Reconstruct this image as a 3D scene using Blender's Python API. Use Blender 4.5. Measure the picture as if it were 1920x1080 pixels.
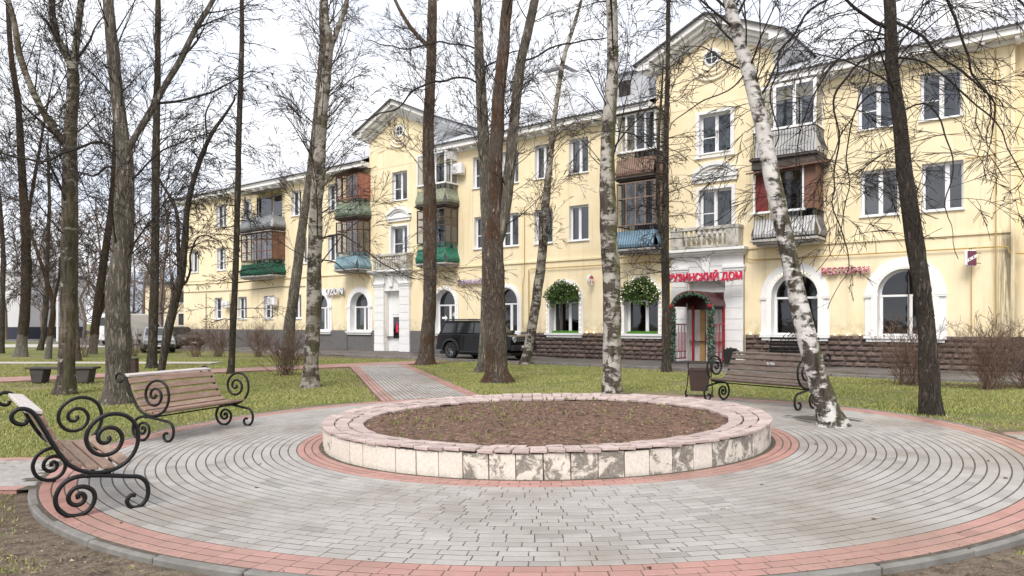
import bpy, bmesh, math, random
from mathutils import Vector, Matrix, noise
R = math.radians
scene = bpy.context.scene
for o in list(bpy.data.objects): bpy.data.objects.remove(o)

# ---------------------------------------------------------------- camera
cam = bpy.data.cameras.new('camera'); camo = bpy.data.objects.new('camera', cam)
scene.collection.objects.link(camo); scene.camera = camo
camo.location = (0, 0, 1.65); camo.rotation_euler = (R(90), 0, 0)
cam.sensor_width = 36; cam.lens = 1400 / 1920 * 36; cam.shift_y = 67 / 1920
cam.clip_start = .1; cam.clip_end = 6000
# ---------------------------------------------------------------- sky, sun, exposure (overcast early spring day)
SUN_EL, SUN_AZ = R(48), R(200)          # behind the camera, a little to its left (azimuth measured from +Y clockwise)
world = bpy.data.worlds.new('World'); scene.world = world; world.use_nodes = True
wn = world.node_tree.nodes; wl = world.node_tree.links; wn.clear()
w_out = wn.new('ShaderNodeOutputWorld'); w_bg = wn.new('ShaderNodeBackground')
sky = wn.new('ShaderNodeTexSky'); sky.sky_type = 'NISHITA'; sky.sun_disc = False
sky.sun_elevation = SUN_EL; sky.sun_rotation = SUN_AZ; sky.air_density = 1.2; sky.dust_density = 3
w_tc = wn.new('ShaderNodeTexCoord'); w_mp = wn.new('ShaderNodeMapping'); w_mp.inputs['Scale'].default_value = (1.6, 1.6, 4.5)
w_nz = wn.new('ShaderNodeTexNoise'); w_nz.inputs['Scale'].default_value = 2.2; w_nz.inputs['Detail'].default_value = 7; w_nz.inputs['Roughness'].default_value = .55
w_rp = wn.new('ShaderNodeValToRGB')      # cloud deck: how much of the blue shows through
w_rp.color_ramp.elements[0].position = .36; w_rp.color_ramp.elements[0].color = (.46, .485, .55, 1)
w_rp.color_ramp.elements[1].position = .62; w_rp.color_ramp.elements[1].color = (.63, .635, .65, 1)
w_sc = wn.new('ShaderNodeVectorMath'); w_sc.operation = 'SCALE'; w_sc.inputs['Scale'].default_value = 10.6
w_mx = wn.new('ShaderNodeMix'); w_mx.data_type = 'RGBA'; w_mx.inputs[0].default_value = .93
wl.new(w_tc.outputs['Generated'], w_mp.inputs['Vector']); wl.new(w_mp.outputs['Vector'], w_nz.inputs['Vector'])
wl.new(w_nz.outputs['Fac'], w_rp.inputs['Fac']); wl.new(w_rp.outputs['Color'], w_sc.inputs[0])
wl.new(sky.outputs['Color'], w_mx.inputs[6]); wl.new(w_sc.outputs['Vector'], w_mx.inputs[7])
wl.new(w_mx.outputs[2], w_bg.inputs['Color']); w_bg.inputs['Strength'].default_value = .1
wl.new(w_bg.outputs['Background'], w_out.inputs['Surface'])
sun = bpy.data.lights.new('sun', 'SUN'); suno = bpy.data.objects.new('sun', sun); scene.collection.objects.link(suno)
sun.energy = 1.5; sun.angle = R(25); sun.color = (1, .94, .86)
suno.rotation_euler = (R(90) - SUN_EL, 0, R(180) - SUN_AZ)
suno.location = (0, -20, 30)
vs = scene.view_settings; vs.view_transform = 'Standard'; vs.look = 'None'; vs.exposure = 1.08; vs.gamma = 1; vs.use_curve_mapping = False
scene.cycles.max_bounces = 6; scene.cycles.transparent_max_bounces = 8

# ---------------------------------------------------------------- helpers
C = scene.collection
def gh(x, y):                            # the plaza falls slightly to the west; level ground further out
    r = math.hypot(x - .47, y - 10.84); w = 1 if r < 7 else max(0, 1 - (r - 7) / 8.)
    return .018 * x * w * w * (3 - 2 * w)
def link(o, parent=None, loc=None, rz=None):
    C.objects.link(o)
    if parent: o.parent = parent
    if loc is not None: o.location = loc
    if rz is not None: o.rotation_euler = (0, 0, rz)
    return o
def tag(o, label=None, cat=None, group=None, kind=None):
    if label: o['label'] = label
    if cat: o['category'] = cat
    if group: o['group'] = group
    if kind: o['kind'] = kind
    return o
def empty(name, loc=(0, 0, 0), rz=0, parent=None):
    o = bpy.data.objects.new(name, None); o.empty_display_size = .2
    return link(o, parent, loc, rz)
class MB:
    def __init__(s): s.v = []; s.f = []
    def add(s, vs_, fs):
        b = len(s.v); s.v += [tuple(p) for p in vs_]; s.f += [tuple(b + i for i in f) for f in fs]
    def box(s, x0, x1, y0, y1, z0, z1):
        s.add([(x0,y0,z0),(x1,y0,z0),(x1,y1,z0),(x0,y1,z0),(x0,y0,z1),(x1,y0,z1),(x1,y1,z1),(x0,y1,z1)],
              [(0,3,2,1),(4,5,6,7),(0,1,5,4),(1,2,6,5),(2,3,7,6),(3,0,4,7)]); return s
    def quad(s, a, b, c, d): s.add([a,b,c,d], [(0,1,2,3)]); return s
    def poly(s, pts): s.add(pts, [tuple(range(len(pts)))]); return s
    def prism(s, pts, y0, y1):           # pts in (x,z), extruded along y
        n = len(pts)
        s.add([(x,y0,z) for x,z in pts] + [(x,y1,z) for x,z in pts],
              [tuple(range(n)), tuple(range(2*n-1, n-1, -1))] + [(i, n+i, n+(i+1)%n, (i+1)%n) for i in range(n)]); return s
    def tube(s, pts, rad, sides=8, cap=True, lump=0, seed=0.0):
        pts = [Vector(p) for p in pts]; n = len(pts)
        if not hasattr(rad, '__len__'): rad = [rad]*n
        t0 = (pts[1]-pts[0]).normalized()
        u = t0.cross(Vector((.31,.95,.05)) if abs(t0.z) > .9 else Vector((0,0,1))).normalized(); vs_ = []
        for i in range(n):
            t = (pts[min(i+1,n-1)] - pts[max(i-1,0)])
            if t.length < 1e-9: t = t0
            t.normalize(); u = (u - t*u.dot(t))
            if u.length < 1e-6: u = t.orthogonal()
            u.normalize(); w = t.cross(u)
            for k in range(sides):
                a = 2*math.pi*k/sides; d = u*math.cos(a) + w*math.sin(a); r = rad[i]
                if lump:
                    q = pts[i] + d*r
                    r *= 1 + lump*(noise.noise(Vector((q.x*3.1+seed, q.y*3.1, q.z*1.1))) + .6*noise.noise(Vector((q.x*9+seed, q.y*9, q.z*3.3))))
                vs_.append(pts[i] + d*r)
        fs = [(i*sides+k, i*sides+(k+1)%sides, (i+1)*sides+(k+1)%sides, (i+1)*sides+k) for i in range(n-1) for k in range(sides)]
        if cap: fs += [tuple(range(sides-1,-1,-1)), tuple((n-1)*sides+k for k in range(sides))]
        s.add(vs_, fs); return s
    def lathe(s, prof, sides=16, o=(0,0,0), axis='z', cap=True):
        n = len(prof); vs_ = []
        for r, h in prof:
            for k in range(sides):
                a = 2*math.pi*k/sides; c, q = r*math.cos(a), r*math.sin(a)
                p = (c,q,h) if axis == 'z' else (c,h,q) if axis == 'y' else (h,c,q)
                vs_.append((p[0]+o[0], p[1]+o[1], p[2]+o[2]))
        fs = [(i*sides+k, i*sides+(k+1)%sides, (i+1)*sides+(k+1)%sides, (i+1)*sides+k) for i in range(n-1) for k in range(sides)]
        if cap: fs += [tuple(range(sides-1,-1,-1)), tuple((n-1)*sides+k for k in range(sides))]
        s.add(vs_, fs); return s
    def mesh(s, name, mat, smooth=False, bevel=0, fix=False):
        me = bpy.data.meshes.new(name); me.from_pydata(s.v, [], s.f)
        if bevel or fix:
            bm = bmesh.new(); bm.from_mesh(me)
            bmesh.ops.recalc_face_normals(bm, faces=bm.faces)
            if bevel:
                ed = [e for e in bm.edges if len(e.link_faces) == 2 and e.calc_face_angle(0) > .5]
                bmesh.ops.bevel(bm, geom=ed, offset=bevel, segments=1, affect='EDGES', clamp_overlap=True)
            bm.to_mesh(me); bm.free()
        if mat: me.materials.append(mat)
        if smooth: me.polygons.foreach_set('use_smooth', [True]*len(me.polygons))
        me.update(); return me
    def build(s, name, mat, parent=None, smooth=False, bevel=0, loc=None, rz=None, fix=False):
        return link(bpy.data.objects.new(name, s.mesh(name, mat, smooth, bevel, fix)), parent, loc, rz)
def box(name, mat, parent, *b, bevel=0): return MB().box(*b).build(name, mat, parent, bevel=bevel)
def spline(P, step):                     # Catmull-Rom through tuples of any length, resampled
    out = []
    for i in range(len(P)-1):
        p0, p1, p2, p3 = P[max(i-1,0)], P[i], P[i+1], P[min(i+2,len(P)-1)]
        n = max(1, int(math.dist(p1[:3], p2[:3]) / step + .5))
        for k in range(n):
            t = k/n
            out.append(tuple(.5*(2*b + (c-a)*t + (2*a-5*b+4*c-d)*t*t + (3*b-a-3*c+d)*t**3) for a,b,c,d in zip(p0,p1,p2,p3)))
    out.append(tuple(P[-1])); return out
# ---------------------------------------------------------------- materials
class NT:
    def __init__(s, name):
        s.m = bpy.data.materials.new(name); s.m.use_nodes = True; s.n = s.m.node_tree.nodes; s.l = s.m.node_tree.links
        s.b = s.n['Principled BSDF']; s.obj = None
    def new(s, t, **k):
        q = s.n.new('ShaderNode'+t)
        for a, v in k.items(): setattr(q, a, v)
        return q
    def put(s, sock, v):
        if hasattr(v, 'links') or hasattr(v, 'is_linked'): s.l.new(v, sock)
        elif isinstance(v, (tuple, list)) and len(v) == 3 and sock.type == 'RGBA': sock.default_value = (*v, 1)
        else: sock.default_value = v
    def coord(s, scale=(1,1,1), rnd=True, kind='Object'):
        tc = s.new('TexCoord'); v = tc.outputs[kind]
        if rnd:
            oi = s.new('ObjectInfo'); ad = s.new('VectorMath', operation='MULTIPLY_ADD')
            ad.inputs[0].default_value = (37, 17, 29); cx = s.new('CombineXYZ')
            for i in range(3): s.l.new(oi.outputs['Random'], cx.inputs[i])
            s.l.new(cx.outputs[0], ad.inputs[1]); s.l.new(v, ad.inputs[2]); v = ad.outputs[0]
        mp = s.new('Mapping'); mp.inputs['Scale'].default_value = scale; s.l.new(v, mp.inputs['Vector']); return mp.outputs[0]
    def noise(s, v, sc, det=4, rough=.55, dist=0):
        q = s.new('TexNoise'); s.l.new(v, q.inputs['Vector']); q.inputs['Scale'].default_value = sc
        q.inputs['Detail'].default_value = det; q.inputs['Roughness'].default_value = rough; q.inputs['Distortion'].default_value = dist
        return q.outputs['Fac']
    def vor(s, v, sc, feat='F1'):
        q = s.new('TexVoronoi', feature=feat); s.l.new(v, q.inputs['Vector']); q.inputs['Scale'].default_value = sc; return q.outputs['Distance']
    def ramp(s, f, a, b, ca=(0,0,0), cb=(1,1,1)):
        q = s.new('ValToRGB'); e = q.color_ramp.elements
        e[0].position, e[1].position = a, b; e[0].color = (*ca, 1); e[1].color = (*cb, 1); s.l.new(f, q.inputs['Fac']); return q.outputs['Color']
    def mix(s, f, a, b, mode='MIX'):
        q = s.new('Mix', data_type='RGBA', blend_type=mode); s.put(q.inputs[0], f); s.put(q.inputs[6], a); s.put(q.inputs[7], b); return q.outputs[2]
    def math(s, op, a, b=0.0):
        q = s.new('Math', operation=op); s.put(q.inputs[0], a); s.put(q.inputs[1], b); return q.outputs[0]
    def island(s): return s.new('NewGeometry').outputs['Random Per Island']
    def objrand(s): return s.new('ObjectInfo').outputs['Random']
    def bump(s, h, st=.3, d=.02):
        q = s.new('Bump'); q.inputs['Strength'].default_value = st; q.inputs['Distance'].default_value = d
        s.l.new(h, q.inputs['Height']); s.l.new(q.outputs['Normal'], s.b.inputs['Normal'])
    def out(s, col, rough=.8, metal=0, spec=.4):
        s.put(s.b.inputs['Base Color'], col); s.put(s.b.inputs['Roughness'], rough); s.b.inputs['Metallic'].default_value = metal
        s.b.inputs['Specular IOR Level'].default_value = spec; return s.m
def mk(name, col, col2=None, sc=5, rough=.8, bump=.2, bsc=40, metal=0, spec=.4, isl=0, dirt=0, dsc=2.0, dcol=(.08,.07,.055), stretch=(1,1,1), bd=.01):
    t = NT(name); v = t.coord(stretch)
    col2 = col2 or tuple(c*.78 for c in col)
    c = t.mix(t.ramp(t.noise(v, sc, 5), .3, .7), col2, col)
    if isl:
        r = t.math('ADD', t.island(), t.objrand()); r = t.math('FRACT', r)
        c = t.mix(isl, c, t.ramp(r, 0, 1, tuple(x*.55 for x in col), tuple(min(1, x*1.35) for x in col)))
    if dirt: c = t.mix(t.math('MULTIPLY', t.ramp(t.noise(v, dsc, 6, .65), .5, .72), dirt), c, dcol)
    if bump: t.bump(t.noise(v, bsc, 5, .6), bump, bd)
    return t.out(c, rough, metal, spec)
MAT = {}
def bark(name, dark, light, fis=7, moss=0, white=0, lichen=0, rust=None):
    t = NT(name); tc = t.new('TexCoord').outputs['Object']
    v = t.coord((1, 1, .16)); v2 = t.coord((1, 1, 1))
    n1 = t.noise(v, fis*2.4, 6, .7, .6); n2 = t.noise(v2, 2.2, 4); n3 = t.noise(v, fis*6, 4, .6)
    rid = t.math('ABSOLUTE', t.math('SUBTRACT', n1, .5)); rid = t.ramp(rid, .0, .13)
    c = t.mix(rid, dark, light); c = t.mix(t.math('MULTIPLY', t.ramp(n2, .35, .7), .5), c, tuple(x*.65 for x in light))
    sx = t.new('SeparateXYZ'); t.l.new(tc, sx.inputs[0])
    if rust:
        c = t.mix(t.math('MULTIPLY', t.ramp(t.noise(v2, 1.3, 3), .42, .62), .8), c, t.mix(rid, tuple(x*.35 for x in rust), rust))
    if lichen:
        c = t.mix(t.math('MULTIPLY', t.math('MULTIPLY', t.ramp(t.noise(v2, 13, 5, .7), .6, .66), t.ramp(n2, .4, .6)), lichen), c, (.33, .33, .29))
    if moss:
        nm = t.new('SeparateXYZ'); t.l.new(t.new('NewGeometry').outputs['Normal'], nm.inputs[0])
        f = t.math('MULTIPLY', t.ramp(nm.outputs[0], -.2, .9), t.ramp(t.noise(v2, 2.6, 5, .6), .4, .6))
        c = t.mix(t.math('MULTIPLY', f, moss), c, (.1, .11, .025))
    if white:                            # lime-washed foot of the trunk, a real coat of paint with a worn upper edge
        f = t.math('MULTIPLY', t.ramp(t.math('SUBTRACT', t.math('ADD', sx.outputs[2], t.math('MULTIPLY', n2, .5)), white), .2, .3, (1,1,1), (0,0,0)), .75)
        c = t.mix(f, c, t.mix(rid, (.2,.18,.15), (.5,.47,.42)))
    t.bump(t.math('ADD', rid, n3), 1.0, .05)
    return t.out(c, .9, 0, .2)
def birch(name, white=(.66,.63,.58), black=.5, moss=0, lowdark=4.0, brown=0, dlow=.08):
    t = NT(name); tc = t.new('TexCoord').outputs['Object']; sx = t.new('SeparateXYZ'); t.l.new(tc, sx.inputs[0])
    vh = t.coord((1, 1, 3.0)); v2 = t.coord((1,1,1)); vv = t.coord((1,1,.2))
    n1 = t.noise(vh, 2.6, 7, .7, .5); n2 = t.noise(v2, 3.4, 6, .68, .4); n3 = t.noise(vh, 9, 4); nf = t.noise(vv, 15, 6, .7)
    c = t.mix(t.ramp(t.noise(v2, 7, 4), .3, .7), tuple(x*.75 for x in white), white)
    c = t.mix(t.math('MULTIPLY', t.ramp(n3, .62, .7), .7), c, (.12,.1,.085))                 # lenticels
    low = t.math('MULTIPLY', t.math('SUBTRACT', lowdark, sx.outputs[2]), dlow/3.5)
    p = t.ramp(t.math('ADD', t.math('ADD', t.math('MULTIPLY', n1, .4), t.math('MULTIPLY', n2, .6)), t.math('MAXIMUM', t.math('MINIMUM', low, dlow), 0.0)), black-.01, black+.04)
    bk = t.mix(t.ramp(nf, .35, .65), (.018,.015,.012), (.11,.09,.072))
    c = t.mix(p, c, bk)
    if brown: c = t.mix(t.math('MULTIPLY', t.ramp(t.noise(v2, 1.1, 4), .45, .62), brown), c, t.mix(t.ramp(nf,.35,.65), (.04,.03,.022), (.24,.19,.14)))
    if moss:
        nm = t.new('SeparateXYZ'); t.l.new(t.new('NewGeometry').outputs['Normal'], nm.inputs[0])
        f = t.math('MULTIPLY', t.ramp(nm.outputs[0], 0, .6), t.ramp(t.noise(v2, 1.7, 5, .6), .36, .56))
        c = t.mix(t.math('MULTIPLY', f, moss), c, t.mix(t.noise(v2, 30, 3), (.04,.035,.015), (.16,.16,.05)))
    t.bump(t.math('ADD', t.math('MULTIPLY', p, nf), t.math('MULTIPLY', n3, .3)), .8, .03)
    return t.out(c, .85, 0, .25)
def paver(name, a, b, dirt):
    t = NT(name); v = t.coord((1,1,1), kind='Object', rnd=False)
    r = t.math('FRACT', t.math('ADD', t.island(), t.objrand()))
    c = t.mix(r, a, b); c = t.mix(t.math('MULTIPLY', t.ramp(r, .9, .98), .6), c, tuple(x*.55 for x in a))
    g = t.coord((1,1,1), rnd=False, kind='Generated')
    ge = t.new('NewGeometry').outputs['Position']; mp = t.new('Mapping'); t.l.new(ge, mp.inputs['Vector']); w = mp.outputs[0]
    big = t.noise(w, .55, 5, .6); fine = t.noise(w, 38, 5, .65); mid = t.noise(w, 5, 4, .6)
    c = t.mix(t.math('MULTIPLY', t.ramp(big, .47, .62), dirt), c, t.mix(.6, c, (.19,.155,.115)))
    c = t.mix(t.math('MULTIPLY', t.ramp(mid, .4, .75), .3), c, tuple(x*.62 for x in a))
    c = t.mix(t.math('MULTIPLY', t.ramp(fine, .35, .7), .35), c, tuple(x*.7 for x in b))
    t.bump(fine, .25, .006)
    wet = t.ramp(t.noise(w, .35, 3, .5), .42, .6, (.38,.38,.38), (.72,.72,.72))
    return t.out(c, wet, 0, .5)
def ground_mat():
    t = NT('lawn_ground'); ge = t.new('NewGeometry').outputs['Position']
    at = t.new('Attribute'); at.attribute_name = 'dirt'
    n1 = t.noise(ge, .5, 6, .62); n5 = t.noise(ge, .23, 5, .6); n2 = t.noise(ge, 9, 5, .65); n3 = t.noise(ge, 55, 4, .7); n4 = t.noise(ge, 2.2, 5, .6)
    g = t.mix(t.ramp(n2, .3, .7), (.14,.155,.04), (.32,.32,.11)); g = t.mix(t.ramp(n1, .42, .66), g, (.36,.3,.17))
    g = t.mix(t.math('MULTIPLY', t.ramp(n5, .42, .6), .6), g, (.13,.2,.045))
    g = t.mix(t.ramp(n3, .4, .62), t.mix(.55, g, (.03,.03,.01)), g)
    s = t.mix(t.ramp(n2, .35, .65), (.075,.056,.042), (.21,.165,.125)); s = t.mix(t.math('MULTIPLY', t.ramp(n3, .5, .64), .8), s, (.3,.25,.19))
    s = t.mix(t.math('MULTIPLY', t.ramp(n4, .55, .7), .35), s, (.13,.13,.05))
    f = t.ramp(t.math('ADD', at.outputs['Fac'], t.math('MULTIPLY', t.math('SUBTRACT', t.math('ADD', n4, n2), 1.0), .8)), .4, .6)
    t.bump(t.math('ADD', n3, n2), .8, .03)
    return t.out(t.mix(f, g, s), .95, 0, .15)
def asphalt_mat(name, a, b, wetp=.5):
    t = NT(name); ge = t.new('NewGeometry').outputs['Position']
    n = t.noise(ge, 1.1, 5, .6); f = t.noise(ge, 60, 4, .7); big = t.noise(ge, .32, 4, .55)
    c = t.mix(t.ramp(n, .35, .65), a, b); c = t.mix(t.math('MULTIPLY', t.ramp(f, .45, .62), .3), c, tuple(x*1.5 for x in b))
    wet = t.ramp(big, wetp, wetp+.06); c = t.mix(t.math('MULTIPLY', wet, .6), c, tuple(x*.45 for x in a)); t.bump(f, .3, .01)
    return t.out(c, t.ramp(big, wetp, wetp+.1, (.75,.75,.75), (.16,.16,.16)), 0, .5)
def wall_mat():
    t = NT('yellow_stucco'); v = t.coord((1,1,1), rnd=False); vs2 = t.coord((2.4, 1, .12), rnd=False)
    n = t.noise(v, .9, 6, .6); f = t.noise(v, 26, 5, .65); st = t.noise(vs2, 1.6, 5, .6)
    c = t.mix(t.ramp(n, .35, .68), (.84,.71,.47), (.905,.795,.57)); c = t.mix(t.math('MULTIPLY', t.ramp(f, .4, .7), .18), c, (.66,.5,.28))
    sx = t.new('SeparateXYZ'); t.l.new(v, sx.inputs[0])
    h = t.ramp(t.math('MULTIPLY', sx.outputs[2], .1), .115, .2, (1,1,1), (0,0,0))      # splash dirt above the plinth
    c = t.mix(t.math('MULTIPLY', t.math('MULTIPLY', h, t.ramp(t.noise(v, 3, 5, .7), .38, .6)), .75), c, (.3,.25,.16))
    c = t.mix(t.math('MULTIPLY', t.ramp(st, .54, .7), .45), c, (.56,.46,.31))
    c = t.mix(t.math('MULTIPLY', t.ramp(t.noise(v, .45, 7, .7, .6), .54, .6), .22), c, (.9,.8,.6))
    st2 = t.math('MULTIPLY', t.ramp(t.math('ABSOLUTE', t.math('SUBTRACT', sx.outputs[0], 20.1)), .0, .5, (1,1,1), (0,0,0)), t.ramp(t.noise(vs2, 3, 5, .65), .38, .55))
    lowm = t.ramp(t.math('MULTIPLY', sx.outputs[2], .1), .45, .5, (1,1,1), (0,0,0))
    c = t.mix(t.math('MULTIPLY', t.math('MULTIPLY', st2, lowm), .85), c, (.06,.05,.03))   # algae under the leaking downpipe
    t.bump(f, .35, .01)
    return t.out(c, .88, 0, .3)
def glass_mat(name, tint=(.55,.58,.6), refl=.43):
    t = NT(name); tr = t.new('BsdfTransparent'); tr.inputs['Color'].default_value = (*tint, 1)
    gl = t.new('BsdfGlossy'); gl.inputs['Roughness'].default_value = .03; gl.inputs['Color'].default_value = (.9,.92,.95,1)
    lw = t.new('LayerWeight'); lw.inputs['Blend'].default_value = refl
    v = t.coord((1,1,1)); bp = t.new('Bump'); bp.inputs['Strength'].default_value = .06; bp.inputs['Distance'].default_value = .05
    t.l.new(t.noise(v, 1.5, 2), bp.inputs['Height']); t.l.new(bp.outputs[0], gl.inputs['Normal'])
    ms = t.new('MixShader'); t.l.new(t.math('ADD', lw.outputs['Fresnel'], .05), ms.inputs[0]); t.l.new(tr.outputs[0], ms.inputs[1]); t.l.new(gl.outputs[0], ms.inputs[2])
    t.l.new(ms.outputs[0], t.n['Material Output'].inputs['Surface']); return t.m
def emit(name, col, s):
    t = NT(name); t.b.inputs['Emission Color'].default_value = (*col,1); t.b.inputs['Emission Strength'].default_value = s; return t.out(col, .4)
def panel_mat(name, thr):
    t = NT(name); v = t.coord((1,1,1)); n = t.noise(v, 5.5, 8, .72, .7); f = t.noise(v, 34, 5, .65); g = t.noise(v, 1.4, 3)
    oth = t.math('MULTIPLY', t.math('SUBTRACT', t.objrand(), .5), .13)
    pe = t.ramp(t.math('ADD', t.math('ADD', n, t.math('MULTIPLY', t.math('SUBTRACT', f, .5), .25)), oth), thr-.02, thr+.05)
    con = t.mix(t.ramp(f, .3, .7), (.12,.108,.092), (.34,.31,.27)); wh = t.mix(t.ramp(f, .3, .7), (.58,.53,.46), (.78,.73,.66))
    sz = t.new('SeparateXYZ'); t.l.new(t.new('TexCoord').outputs['Object'], sz.inputs[0]); base_ = t.ramp(sz.outputs[2], .0, .09, (1,1,1), (0,0,0))
    wh = t.mix(t.math('MULTIPLY', t.math('MULTIPLY', base_, t.ramp(n, .35, .6)), .7), wh, (.2,.17,.13))
    wh = t.mix(t.math('MULTIPLY', t.ramp(g, .45, .7), .4), wh, (.5,.46,.38))
    t.bump(t.math('ADD', t.math('MULTIPLY', pe, -.6), t.math('MULTIPLY', f, .4)), .6, .012)
    return t.out(t.mix(pe, wh, con), .85, 0, .3)
def wood_mat(name, a, b, wear=.4, wcol=(.3,.26,.23)):
    t = NT(name); v = t.coord((1.2, 12, 12)); n = t.noise(v, 3, 6, .65, .4); w = t.noise(t.coord((1,3,3)), 5, 5, .7)
    c = t.mix(t.ramp(n, .3, .7), a, b); c = t.mix(t.math('MULTIPLY', t.ramp(w, .5, .62), wear), c, wcol); t.bump(n, .35, .006)
    return t.out(c, t.ramp(w, .3, .7, (.35,.35,.35), (.65,.65,.65)), 0, .45)
def leaf_mat(name, cols, rough=.6):
    t = NT(name); q = t.new('ValToRGB'); e = q.color_ramp.elements
    while len(e) < len(cols): e.new(.5)
    for i, c in enumerate(cols): e[i].position = i/(len(cols)-1); e[i].color = (*c, 1)
    t.l.new(t.math('FRACT', t.math('ADD', t.island(), t.objrand())), q.inputs['Fac']); return t.out(q.outputs['Color'], rough, 0, .25)
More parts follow.
